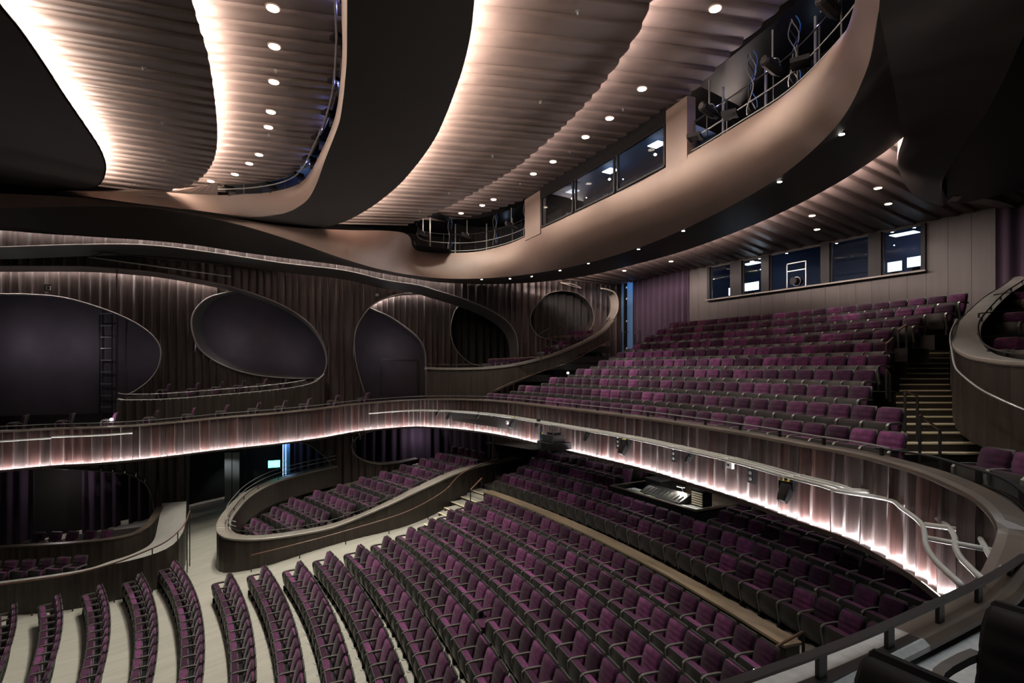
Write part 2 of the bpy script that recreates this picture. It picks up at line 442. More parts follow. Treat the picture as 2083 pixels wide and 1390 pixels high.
topA = [Pp(-250, 397, (-20, 28.6), (20, 28.6)), Pp(-100, 395, (-20, 28.4), (20, 28.4)), Pp(0, 394, (-20, 28.3), (20, 28.3)), Pp(169, 402, (-20, 28.2), (20, 28.2)), Pp(300, 414, (-20, 28), (20, 28)), Pp(400, 430, (-20, 27.8), (20, 27.8)),
        Pp(500, 448, (-20, 27.5), (20, 27.5)), Pp(600, 463, (-20, 27.2), (20, 27.2)), Pp(700, 468, (-20, 26.8), (20, 26.8)), Ph(821, 474, 6.3), Ph(850, 509, 6.0),
        Ph(950, 514, 6.0), Ph(1030, 498, 6.05), Ph(1100, 466, 6.1), Ph(1200, 419, 6.1), Ph(1300, 370, 6.1), Ph(1400, 315, 6.1), Ph(1500, 255, 6.1), Ph(1600, 190, 6.1), Ph(1700, 90, 6.1), Ph(1745, 20, 6.1), Ph(1768, -90, 6.1), Ph(1778, -330, 6.1)]
def splineU(pts, m=7):
    P = np.array([list(p) for p in pts], float); Q = np.vstack([2 * P[0] - P[1], P, 2 * P[-1] - P[-2]]); out = []
    for i in range(len(P) - 1):
        p0, p1, p2, p3 = Q[i:i + 4]
        for t in np.linspace(0, 1, m, endpoint=False):
            out.append(0.5 * ((2 * p1) + (-p0 + p2) * t + (2 * p0 - 5 * p1 + 4 * p2 - p3) * t * t + (-p0 + 3 * p1 - 3 * p2 + p3) * t ** 3))
    out.append(P[-1]); return np.array(out)
RA = splineU(rimA); TA = splineU(topA)
rows = []
for a, b in zip(RA, TA):
    d = b - a
    n = np.array([-d[1] * 0 - 1.0, 0, 0])
    row = []
    for s in np.linspace(0, 1, 12):
        # bull-nose: rolls out of the soffit, then leans back to the slot
        p = a + d * s; hh = min(1.0, abs(d[2]) / 1.2)
        row.append(Vector((p[0] - .32 * hh * math.sin(math.pi * s) ** .9, p[1], p[2] - .10 * hh * math.sin(math.pi * s))))
    rows.append(row)
MB().grid(rows).build('sweeping_fascia', M['fascia_paint'], CE, smooth=True, fix=False)
WSO = ((-16 - .035, 30.9 - .4), (23 - .035, 27.5 - .4))
rearA = [Pp(-250, 460, *WSO), Pp(-100, 464, *WSO), Pp(0, 469, *WSO), Pp(101, 477, *WSO), Pp(237, 485, *WSO), Pp(372, 496, *WSO), Pp(507, 516, *WSO), Pp(609, 529, *WSO), Pp(700, 541, *WSO), Pp(825, 565, *WSO), Pp(927, 577, *WSO),
         Pp(1045, 577, (-20, 27.5), (24, 27.5)), Ph(1130, 571, 5.0), Ph(1190, 562, 5.15), Ph(1265, 545, 5.3), Ph(1390, 511, 5.35), Ph(1508, 468, 5.35), Ph(1620, 418, 5.35), Ph(1701, 374, 5.35), Ph(1789, 317, 5.35), Ph(1838, 279, 5.35)]
REA = spline(rearA, 150)
def at_az(S, az):
    azs = np.arctan2(S[:, 0], S[:, 1]); k0 = int(np.argmax(azs)); azs = azs[:k0 + 1]
    return np.array([np.interp(az, azs, S[:k0 + 1, k]) for k in range(3)])
ctl_r = []
for i, p in enumerate(rimA[:19]): ctl_r.append(Vector(at_az(REA, math.atan2(p[0], p[1]))))
ctl_r += [Ph(1789, 317, 5.35), Ph(1838, 279, 5.35)]
FA = splineU([Vector(p) for p in rimA[:21]]); FB = splineU(ctl_r)
rows = [[Vector(a + (b - a) * s_ + np.array([0, 0, 0.0])) for s_ in np.linspace(0, 1, 8)] for a, b in zip(FA, FB)]
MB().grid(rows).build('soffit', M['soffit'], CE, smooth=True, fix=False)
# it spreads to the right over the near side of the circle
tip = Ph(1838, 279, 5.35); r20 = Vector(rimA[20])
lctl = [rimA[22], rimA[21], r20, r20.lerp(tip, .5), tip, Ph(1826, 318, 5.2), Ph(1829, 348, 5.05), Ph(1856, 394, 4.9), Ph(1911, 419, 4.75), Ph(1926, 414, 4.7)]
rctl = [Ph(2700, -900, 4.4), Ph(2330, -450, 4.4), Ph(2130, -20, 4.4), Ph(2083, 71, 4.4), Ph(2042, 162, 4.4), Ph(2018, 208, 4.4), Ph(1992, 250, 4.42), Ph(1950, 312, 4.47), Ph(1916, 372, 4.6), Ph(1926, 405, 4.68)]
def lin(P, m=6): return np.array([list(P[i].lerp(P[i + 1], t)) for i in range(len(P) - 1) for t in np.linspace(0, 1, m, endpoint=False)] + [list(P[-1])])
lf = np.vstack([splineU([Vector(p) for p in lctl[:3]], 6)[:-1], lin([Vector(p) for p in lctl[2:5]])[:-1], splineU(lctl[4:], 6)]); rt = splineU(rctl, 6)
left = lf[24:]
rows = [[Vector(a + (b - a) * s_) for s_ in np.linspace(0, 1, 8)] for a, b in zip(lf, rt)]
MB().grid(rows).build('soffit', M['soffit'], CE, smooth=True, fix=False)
lidp = [(9.6, 4.0), (12.9, 5.6), (15, 6.8), (18.6, 8.2), (20.4, 8.2), (20.4, -4), (9.6, -4)]
MB().add([(x, y, EYE + 5.12) for x, y in lidp], [tuple(range(7))]).build('recess_shade', M['black'], CE, fix=False)  # black sheet stands in for the shade of the deep recess
rows = [[Vector(b), Vector(b + np.array([0, 0, 1.5]))] for b in rt]
MB().grid(rows).build('bulkhead_return', M['black'], CE, fix=False)
# edge return where the soffit drops in front of the rear ceiling (pale pink edge)
rows = [[Vector(b), Vector(b + np.array([.02, 0, .35]))] for b in left]
MB().grid(rows).build('bulkhead_return', M['fascia_paint'], CE, fix=False)

# ---- ribbed ceiling over the rear circle
XR = 22.5
REAR_Y = REA[np.argsort(REA[:, 1])]
E_R = np.array([[XR, y, EYE + 5.34] for y in np.linspace(-3, 29, 10)])
E_F = REA[(REA[:, 0] > 8)]; E_F = E_F[np.argsort(E_F[:, 1])]
ribbed('ribbed_ceiling', E_F, E_R, 2.2, 28.0, -.9, .75, seed=9, skew=0, wmin=.45, wmax=.85, bulge=.09)
led('cove_led_strip', E_F, 7, 26.5, -.10, .06, 1150, (1, .80, .72))

# unseen black cover added to stop wash light leaking up behind the soffit
rows = []
for p in REA[(REA[:, 0] < 13) & (REA[:, 1] > 26)]:
    q = Vector(p); rows.append([q + Vector((0, -.02, .0)), q + Vector((0, -.02, .45)), q + Vector((0, .9, .45))])
MB().grid(rows).build('wash_block', M['black'], CE, fix=False)
# ================================================================== FAR SIDE WALL: three skins with sweeping openings
def off_plane(A, B, d):
    ax, ay = A; bx, by = B; l = math.hypot(bx - ax, by - ay)
    nx, ny = -(by - ay) / l, (bx - ax) / l          # away from the house
    return (ax + nx * d, ay + ny * d), (bx + nx * d, by + ny * d)
L1 = (W1A, W1B); L2 = off_plane(W1A, W1B, 1.5); L3 = off_plane(W1A, W1B, 2.6); L4 = off_plane(W1A, W1B, 4.6)
def to_uz(P, L):
    A, B = Vector(L[0]), Vector(L[1]); t = (B - A).normalized()
    return ((Vector((P.x, P.y)) - A).dot(t), P.z)
def from_uz(u, z, L, w=0.0):
    A, B = Vector(L[0]), Vector(L[1]); t = (B - A).normalized(); n = Vector((t.y, -t.x))     # n: towards the house
    p = A + t * u + n * w
    return Vector((p.x, p.y, z))
def hole(px, L, sm=0):
    pts = [to_uz(Pp(x, y, *L), L) for x, y in px]
    return pts
def scan(poly, u):
    zs = []
    for i in range(len(poly)):
        (u0, z0), (u1, z1) = poly[i], poly[(i + 1) % len(poly)]
        if (u0 <= u < u1) or (u1 <= u < u0): zs.append(z0 + (z1 - z0) * (u - u0) / (u1 - u0))
    zs.sort(); return [(zs[i], zs[i + 1]) for i in range(0, len(zs) - 1, 2)]
def solid(u, z0, z1, holes):
    cut = []
    for h in holes: cut += scan(h, u)
    cut.sort(); out = []; z = z0
    for a, b in cut:
        a2, b2 = max(a, z0), min(b, z1)
        if b2 <= z: continue
        if a2 > z + 1e-4: out.append((z, a2))
        z = max(z, b2)
    if z < z1 - 1e-4: out.append((z, z1))
    return out
def fluted(name, L, px0, px1, z0, z1, holes, m, seed, wmin=.30, wmax=.52, depth=.09, nsub=6):
    """every flute is a board of its own: hollow face between two proud arrises"""
    par = struct(empty(name)); rnd = random.Random(seed)
    u = to_uz(Pp(px0, HOR, *L), L)[0]; u1 = to_uz(Pp(px1, HOR, *L), L)[0]
    while u < u1:
        w = rnd.uniform(wmin, wmax); tilt = rnd.uniform(-.02, .02)
        us = [u + w * k / nsub for k in range(nsub + 1)]
        us = [u] + us + [u + w]; nsub_ = nsub + 2
        prof = [depth * (abs(2 * k / nsub - 1) ** 5) + tilt * (k / nsub - .5) for k in range(nsub + 1)]; prof = [-.05] + prof + [-.05]
        mb = MB(); iv = [solid(uu if k < nsub_ - 1 else uu - 1e-4, z0, z1, holes) for k, uu in enumerate(us)]
        for k in range(nsub_):
            a, b = iv[k], iv[k + 1]
            if len(a) != len(b):          # crossing the tip of an opening: pair by overlap
                pairs = [(p, q) for p in a for q in b if min(p[1], q[1]) - max(p[0], q[0]) > .02]
                if not pairs: continue
                if len(a) == 1 and len(b) == 2: pairs = [((a[0][0], (b[0][1] + b[1][0]) / 2), b[0]), (((b[0][1] + b[1][0]) / 2, a[0][1]), b[1])]
                elif len(a) == 2 and len(b) == 1: pairs = [(a[0], (b[0][0], (a[0][1] + a[1][0]) / 2)), (a[1], ((a[0][1] + a[1][0]) / 2, b[0][1]))]
                else: pairs = [(p, p) for p in (a if len(a) < len(b) else b)]
            else: pairs = list(zip(a, b))
            for p, q in pairs:
                ws = (prof[k], prof[k + 1]); vs = []; ns = 5
                for zi in range(ns):
                    t = zi / (ns - 1)
                    for kk, (uu, iv2) in enumerate(((us[k], p), (us[k + 1], q))):
                        z = iv2[0] + (iv2[1] - iv2[0]) * t
                        wob = .018 * math.sin(z * 5.3 + u * 9.1) * (1 if kk + k in (1, nsub_ - 1) else 0)
                        vs.append(from_uz(uu, z, L, ws[kk] + wob))
                mb.add(vs, [(2 * i, 2 * i + 1, 2 * i + 3, 2 * i + 2) for i in range(ns - 1)])
        if mb.f: mb.build('fluted_board', m, par, fix=False)
        u += w
    return par
def reveal(px, L, depth, dz, parent, m='reveal', rim=.035, n=70, rimmat='rim', name='opening_reveal', du=0.0):
    P = V3(spline([Pp(x, y, *L) for x, y in px], n))
    A, B = Vector(L[0]), Vector(L[1]); t = (B - A).normalized(); nb = Vector((-t.y, t.x, 0))
    MB().grid([[p, p + nb * (depth * .5) + Vector((t.x * du * .6, t.y * du * .6, dz * .4)), p + nb * depth + Vector((t.x * du, t.y * du, dz))] for p in P]).build(name, M[m], parent, smooth=True, fix=False)
    if rim: MB().tube([p - nb * .09 for p in P], rim, 6).build('rim_highlight', M[rimmat], parent, smooth=True)  # lighter bead paints the bright highlight along the rim edge
SW1 = [(-200, 504), (0, 504), (162, 499), (304, 500), (440, 516), (575, 536), (700, 551), (781, 570), (850, 581), (888, 592), (940, 608), (990, 628), (1026, 650), (1044, 671), (1051, 691), (1053, 713), (1053, 726)]
CIR = [(1140, 591.6), (1114, 598), (1094, 616), (1080, 637), (1077, 655), (1085, 673), (1100, 686), (1143, 695), (1184, 686), (1204, 661), (1206, 639), (1197, 616), (1182, 603), (1166, 595), (1140, 591.6)]
O1 = [(-200, 542), (0, 542), (169, 543), (270, 550), (338, 558), (440, 577), (507, 595), (575, 622), (626, 656), (655, 693), (665, 731), (658, 761), (639, 775)]
O3 = [(742, 803), (730, 764), (722, 730), (720, 690), (730, 656), (757, 622), (801, 602), (850, 597), (930, 600), (1060, 640)]
HA = [(-200, 598), (0, 599), (68, 600), (135, 607), (203, 626), (254, 646), (287, 664), (311, 683), (326, 705), (328, 727), (321, 751), (304, 774), (277, 795), (258, 804)]
HB = [(560, 588), (500, 589), (456, 597), (423, 607), (399, 629), (390, 656), (396, 690), (409, 713), (436, 734), (473, 751), (524, 764), (592, 770), (645, 770)]
HC = [(740, 622), (768, 634), (791, 644), (825, 666), (852, 690), (864, 714), (866, 748), (866, 806)]
HD = [(985, 606), (955, 610), (929, 627), (920, 646), (916, 666), (918, 689), (927, 711), (945, 731), (967, 743), (1010, 748)]
def sm(px, n=60): return [tuple(p) for p in spline(px, n)]
h_sw = hole(sm(SW1) + [(1053, 1000), (-200, 1000)], L1); h_ci = hole(sm(CIR)[:-1], L1)
wl = fluted('wall_left', L1, -180, 1262, EYE - 1.2, EYE + 6.6, [h_sw, h_ci], M['flute'], 11)
reveal(SW1, L1, 1.2, -.26, wl); reveal(CIR, L1, .5, 0, wl, rim=.025)
h_o1 = hole(sm(O1) + [(507, 784), (338, 798), (238, 809), (238, 960), (-200, 960)], L2); h_o3 = hole([(742, 960)] + sm(O3) + [(1180, 700), (1180, 960)], L2)
w2 = fluted('wall_left_middle', L2, -190, 1110, EYE - 4.0, EYE + 6.2, [h_o1, h_o3], M['flute'], 12)
reveal(O1, L2, .78, -.12, w2); reveal(O3, L2, .85, 0, w2)
h_a = hole(sm(HA) + [(258, 960), (-200, 960)], L3); h_b = hole(sm(HB) + [(710, 740), (690, 650)], L3)
h_c = hole(sm(HC) + [(866, 960), (690, 960), (690, 640)], L3); h_d = hole(sm(HD) + [(1070, 748), (1070, 620)], L3)
w3 = fluted('wall_left_inner', L3, -190, 1090, EYE - 4.0, EYE + 6.0, [h_a, h_b, h_c, h_d], M['flute'], 13)
reveal(HA, L3, .35, 0, w3); reveal(HB, L3, 1.0, .12, w3, m='reveal', rim=.04, du=.35); reveal(HC, L3, .4, 0, w3); reveal(HD, L3, .4, 0, w3)
def wash(px, L, w, dz, strength, parent, col=(1, .88, .82), r=.022):
    P = V3(spline([Pp(x, y, *off_plane(*L, w)) for x, y in px], 60))
    MB().tube([p + Vector((0, 0, dz)) for p in P], r, 4).build('wash_led', emat('wash_glow', col, strength), parent, fix=False)
wash([(-150, 466), (0, 469), (101, 477), (237, 485), (372, 496), (507, 516), (609, 529), (700, 541), (825, 565), (927, 577)], L1, -.25, .22, 80, wl)
wash(SW1[5:10], L1, 1.36, .0, 40, wl, (1, .75, .65))
wash(O1[:6], L2, .93, .12, 260, w2); wash(O3[5:9], L2, .96, .05, 110, w2)
wash(CIR[0:1] + CIR[-3:], L1, -.3, .5, .01, wl)
# backdrop wall behind the openings
w4 = MB()
a, b = L4; w4.add([(a[0] - 4, a[1], EYE - 4), (b[0], b[1], EYE - 4), (b[0], b[1], EYE + 6.5), (a[0] - 4, a[1], EYE + 6.5)], [(0, 1, 2, 3)])
struct(w4.build('wall_left_backdrop', M['purplewall']))
def door(n, px0, px1, py0, py1, L, leaves=2, label=None):
    d = struct(empty('door_%d' % n))
    u0, z1 = to_uz(Pp(px0, py0, *L), L); u1, z0 = to_uz(Pp(px1, py1, *L), L)
    fr = MB()
    for (a0, a1, b0, b1) in ((u0 - .12, u0, z0, z1 + .12), (u1, u1 + .12, z0, z1 + .12), (u0, u1, z1, z1 + .12)):
        P = [from_uz(a0, b0, L, .02), from_uz(a1, b0, L, .02), from_uz(a1, b1, L, .02), from_uz(a0, b1, L, .02)]
        Q = [from_uz(a0, b0, L, .14), from_uz(a1, b0, L, .14), from_uz(a1, b1, L, .14), from_uz(a0, b1, L, .14)]
        fr.add(P + Q, [(4, 5, 6, 7), (0, 1, 5, 4), (1, 2, 6, 5), (2, 3, 7, 6), (3, 0, 4, 7)])
    fr.build('door_frame', M['reveal'], d)
    for k in range(leaves):
        a0 = u0 + (u1 - u0) * k / leaves + .01; a1 = u0 + (u1 - u0) * (k + 1) / leaves - .01
        P = [from_uz(x, z, L, w) for w in (.01, .06) for (x, z) in ((a0, z0), (a1, z0), (a1, z1), (a0, z1))]
        MB().add(P, [(4, 5, 6, 7), (0, 1, 5, 4), (1, 2, 6, 5), (2, 3, 7, 6), (3, 0, 4, 7)]).build('door_leaf', M['black'], d)
    return d
door(1, 62, 161, 762, 866, L4); door(2, 777, 846, 734, 812, L4)
for px, py, e in ((30, 640, 30), (150, 640, 26), (300, 660, 10), (470, 640, 22), (600, 660, 16), (800, 650, 26)):
    lamp_light('backdrop_fill', 'POINT', Pp(px, py + 60, *off_plane(W1A, W1B, 2.9)), e * .85, (1, .93, 1), size=.03)  # hidden lights added to lift the dark backdrop
# black drapes in the two rear openings
def drape(name, A, B, z0, z1, m, label, amp=.10, fold=.42, seed=0, n=None, group=None, parent=None, cat='curtain', wz=0.0):
    rnd = random.Random(seed); A = Vector((A[0], A[1], 0)); B = Vector((B[0], B[1], 0)); L = (B - A).length; t = (B - A) / L; nn = Vector((t.y, -t.x, 0))
    n = n or max(12, int(L / fold * 8)); ph = 0; rows = [[], [], []]
    for i in range(n + 1):
        s = i / n; ph += 2 * math.pi * (L / n) / (fold * rnd.uniform(.7, 1.4))
        for k, z in enumerate((z0, (z0 + z1) / 2, z1)):
            a = amp * (1.0, .8, .6)[k] * math.sin(ph)
            rows[k].append(A + t * (L * s) + nn * a + Vector((0, 0, z)))
    o = MB().grid(rows).build(name, m, parent, smooth=True, fix=False)
    if label: tag(o, label, cat, group)
    return o
e0, e1 = Pp(1070, 640, *off_plane(*L1, .6)), Pp(1215, 640, *off_plane(*L1, .6))
drape('stage_curtain', (e0.x, e0.y), (e1.x, e1.y), EYE - .2, EYE + 5.2, M['blackcurtain'], 'black pleated drape closing the round wall opening above the circle box', amp=.14, fold=.5, seed=2)
e0, e1 = Pp(900, 680, *off_plane(*L3, .6)), Pp(1075, 680, *off_plane(*L3, .6))
drape('stage_curtain', (e0.x, e0.y), (e1.x, e1.y), EYE - 1, EYE + 4.4, M['blackcurtain'], 'black drape hanging in the egg-shaped opening beside the wide bronze arch', amp=.14, fold=.5, seed=5)

# ---- lower far wall under the circle
LW = off_plane(W1A, W1B, .1); LWb = off_plane(W1A, W1B, 2.6)
K1 = [(-200, 946), (0, 948), (230, 960), (285, 975), (306, 1000), (314, 1040), (312, 1075)]
K2 = [(384, 1085), (384, 960), (392, 915), (430, 872), (560, 880), (600, 897), (625, 903), (650, 920), (668, 937), (671, 948), (660, 959), (600, 987), (545, 1008), (500, 1032)]
K3 = [(790, 866), (752, 878), (732, 885), (719, 896), (715, 908), (719, 921), (731, 932), (750, 940), (777, 944), (815, 941), (850, 934)]
k1 = hole(sm(K1) + [(312, 1180), (-200, 1180)], LW); k2 = hole([(384, 1180)] + sm(K2) + [(500, 1180)], LW); k3 = hole(sm(K3) + [(1000, 934), (1000, 860), (900, 860)], LW)
w5 = fluted('wall_left_lower', LW, -190, 1110, -.4, EYE - 2.5, [k1, k2, k3], M['flute'], 14)
reveal(K1, LW, .5, 0, w5, rim=.03); reveal(K2[2:], LW, .5, 0, w5, rim=.04); reveal(K3, LW, .6, 0, w5, rim=.04, m='ledged')
w6 = MB(); a, b = LWb; w6.add([(a[0] - 4, a[1], -.4), (b[0], b[1], -.4), (b[0], b[1], EYE - 2.2), (a[0] - 4, a[1], EYE - 2.2)], [(0, 1, 2, 3)])
struct(w6.build('wall_left_lower_backdrop', M['darkwall']))
LWc = off_plane(W1A, W1B, 1.7)
def drape_px(px0, px1, z0, z1, L, m, label, **k):
    p, q = Pp(px0, 900, *L), Pp(px1, 900, *L); return drape('drape', (p.x, p.y), (q.x, q.y), z0, z1, m, label, **k)
drape_px(-120, 72, -.2, 5.4, LWc, M['curtain'], 'purple velvet drape at the stage end of the lower side box', seed=3)
drape_px(168, 245, -.2, 5.4, LWc, M['curtain'], 'dark purple drape between doorway and bronze-rimmed opening of lower side box', seed=4)
drape_px(262, 318, -.2, 5.4, LWc, M['curtain'], 'purple drape inside the rounded corner of the lower side box', seed=6)
drape_px(598, 680, 1.0, 5.4, LWc, M['curtain'], 'purple drape behind the rounded opening beside the green exit sign', seed=7)
drape_px(716, 1000, 1.2, 5.6, LWc, M['curtain'], 'long purple drape behind the back row of the stalls pod', seed=8, fold=.55, amp=.13)

# ================================================================== REAR WALL with the control booth
rw = struct(empty('wall_back'))
def Yat(px): return Pp(px, HOR, (XR, -5), (XR, 30)).y
yl, yr = Yat(1441), Yat(1884)
zs, zt = EYE + 3.52, EYE + 5.22
def wallstrip(y0, y1, z0, z1, w=.62, m='rearwall'):
    k = max(1, round(abs(y1 - y0) / w)); st = (y1 - y0) / k
    for i in range(k):
        c = y0 + st * (i + .5); MB().box((XR + .06, c, (z0 + z1) / 2), (.12, abs(st) - .008, z1 - z0)).build('wall_panel', M[m], rw)
wallstrip(Yat(2027), yr, EYE - 1.5, EYE + 5.75)
wallstrip(yr, yl, EYE - 1.5, zs); wallstrip(yr, yl, zt, EYE + 5.75)
wallstrip(yl, Yat(1402), EYE - 1.5, EYE + 5.75)
bk = MB(); bk.box((25.9, (yl + yr) / 2, EYE + 4.2), (.1, 13, 3.4)); bk.box((24.4, (yl + yr) / 2, EYE + 5.85), (3.2, 13, .1)); bk.box((24.4, (yl + yr) / 2, zs - .5), (3.2, 13, .1))
bk.box((24.4, yl + .9, EYE + 4.3), (3.2, .1, 3.2)); bk.box((24.4, yr - .9, EYE + 4.3), (3.2, .1, 3.2)); bk.build('booth_shell', M['booth'], rw)
MB().box((XR - .04, (yl + yr) / 2, zs - .02), (.3, yl - yr + .1, .06)).build('window_sill', M['ledged'], rw)
muls = [(1441, 1446), (1488, 1511), (1551, 1567), (1672, 1690), (1769, 1795), (1876, 1885)]
panes = [(1446, 1488), (1511, 1551), (1567, 1672), (1690, 1769), (1795, 1876)]
mu = MB()
for a, b in muls: mu.box((XR - .03, (Yat(a) + Yat(b)) / 2, (zs + zt) / 2), (.16, abs(Yat(a) - Yat(b)), zt - zs))
mu.build('mullions', M['black'], rw)
for i, (a, b) in enumerate(panes):
    wn = struct(empty('window_%d' % (i + 1)))
    ya, yb = Yat(a), Yat(b)
    f = MB()
    for (y0, y1, z0, z1) in ((ya - .05, ya, zs, zt), (yb, yb + .05, zs, zt), (yb, ya, zs, zs + .05), (yb, ya, zt - .05, zt)):
        f.box((XR + .05, (y0 + y1) / 2, (z0 + z1) / 2), (.08, abs(y1 - y0), z1 - z0))
    f.build('window_frame', M['blackmetal'], wn)
    if i != 2:
        MB().box((XR + .05, (ya + yb) / 2, (zs + zt) / 2), (.012, ya - yb - .08, zt - zs - .08)).build('pane', M['glass'], wn)
# things in the booth
def at_booth(px, z, x=24.0):
    p = Pp(px, HOR, (x, -5), (x, 40)); return Vector((x, p.y, EYE + z))
for k, (px, z, lab) in enumerate(((1490, 3.75, 'bright control screen behind the first booth window from the purple curtain'), (1527, 3.85, 'large bright white control screen behind the second booth window'), (1820, 3.78, 'pale monitor beside the far edge of the widest booth window'), (1862, 3.85, 'pale monitor beside the near frame of the widest booth window'))):
    p = at_booth(px, z, 23.3); t = tag(empty('monitor', p), lab, 'monitor')
    w = (.5, .95, .55, .6)[k]
    MB().box((.03, 0, .18), (.04, w, .42)).build('screen_case', M['black'], t)
    MB().box((0, 0, .18), (.015, w - .04, .38)).build('screen', emat('screen_%d' % k, (.75, .88, 1), (3, 9, 1.6, 1.6)[k]), t)
    MB().box((.05, 0, -.12), (.12, .2, .2)).build('stand', M['black'], t)
for k, px in enumerate((1545, 1600, 1702, 1815, 1860)):
    p = at_booth(px, 5.55, 24.3); t = tag(empty('ceiling_spot', p), 'small lit downlight in the control booth ceiling', 'ceiling light', 'downlights in the control booth ceiling')
    MB().cyl((0, 0, 0), .07, .06, 12).build('housing', M['black'], t); MB().cyl((0, 0, -.005), .05, .006, 12).build('lens', M['spotglow'], t)
for k, px in enumerate((1530, 1840)):
    p = at_booth(px, 5.45, 24.6); o = MB().box((0, 0, 0), (.5, .9, .03)).build('ceiling_panel_light', emat('booth_panel_%d' % k, (.8, .9, 1), 1.5)); o.location = p
    tag(o, 'pale flat light panel in the booth ceiling ' + ('above the brightest screen' if k == 0 else 'above the two pale monitors'), 'ceiling light')
lamp_light('booth_light', 'POINT', (24.3, (yl + yr) / 2 - 3, EYE + 5.0), 14, (.35, .55, 1), size=.02)
lamp_light('booth_light', 'POINT', (24.3, (yl + yr) / 2 + 3.2, EYE + 5.0), 8, (.35, .55, 1), size=.02)
# follow-spot rig standing in the open middle bay
t = tag(empty('lighting_stand', at_booth(1620, 3.55, 23.0)), 'metal follow-spot frame standing in the unglazed middle booth window', 'light stand')
m = MB()
for y in (-.45, .45): m.bar((0, y, 0), (0, y, 1.2), .04)
m.bar((0, -.45, .85), (0, .45, .85), .04); m.bar((0, -.45, 1.2), (0, .45, 1.2), .04); m.build('frame', M['steel'], t)
MB().cyl((-.25, 0, .35), .16, .5, 14, axis='x').build('lamp_body', M['black'], t); MB().tube([(0, .2 * math.cos(a), .35 + .2 * math.sin(a)) for a in np.linspace(0, 6.28, 14)], .015, 6).build('yoke', M['steel'], t)
# purple curtains at both ends of the rear wall
drape('rear_curtain', (XR - .1, Yat(1402)), (XR - .1, Yat(1293)), EYE - .6, EYE + 5.4, M['curtain'], 'wide purple curtain hanging beside the tall blue-lit gap', amp=.12, fold=.45, seed=21)
drape('rear_curtain', (XR - .1, Yat(2110)), (XR - .1, Yat(2028)), EYE - .6, EYE + 5.6, M['curtain'], 'purple curtain under the curved band beside the bare rear wall', amp=.12, fold=.4, seed=22)
# blue-lit gap in the far rear corner
g = tag(empty('lighting_slot', (XR, Yat(1278), EYE)), 'tall blue-lit ladder slot in the rear corner of the circle', 'wall slot')
for a, b, mm in ((1266, 1270, 'bluelit'), (1270, 1274.5, 'black'), (1277, 1288.5, 'bluelit'), (1288.5, 1294, 'darkwall')):
    y0, y1 = Yat(a) - g.location.y, Yat(b) - g.location.y; MB().box((.1, (y0 + y1) / 2, 2.2), (.3, abs(y1 - y0), 6.4)).build('slot_post', M[mm], g)
for z in (1.2, 2.9, 4.3, 5.0): MB().box((-.02, Yat(1275.7) - g.location.y, z), (.06, .10, .12)).build('clamp', M['white'], g)
lamp_light('slot_light', 'AREA', (XR - .5, Yat(1283), EYE + 5.3), 9, (.3, .62, 1), size=.25, target=(XR - .05, Yat(1283), EYE))
# ================================================================== SEATS
def ray_circle(px, R, c=(XC, YC)):
    l = (px - 1041.5) / FPX; dx, dy = l * CY + SY, -l * SY + CY; n = math.hypot(dx, dy); dx /= n; dy /= n
    b = -(dx * c[0] + dy * c[1]); cc = c[0] ** 2 + c[1] ** 2 - R * R
    t = -b + math.sqrt(max(b * b - cc, 0)); return dx * t, dy * t
def loft(mb, secs, mi=0):
    rows = [[Vector(p) for p in s] for s in secs]; mb.grid(rows, mi, close=True)
    k = len(rows[0]); mb.add(rows[0], [tuple(range(k - 1, -1, -1))], mi); mb.add(rows[-1], [tuple(range(k))], mi); return mb
def rsec(cx, t, w, z, r=.03):        # rounded rectangular section in plan
    h, q = t / 2, w / 2; r = min(r, h * .95)
    return [(cx - h, -q + r, z), (cx - h + r, -q, z), (cx + h - r, -q, z), (cx + h, -q + r, z), (cx + h, q - r, z), (cx + h - r, q, z), (cx - h + r, q, z), (cx - h, q - r, z)]
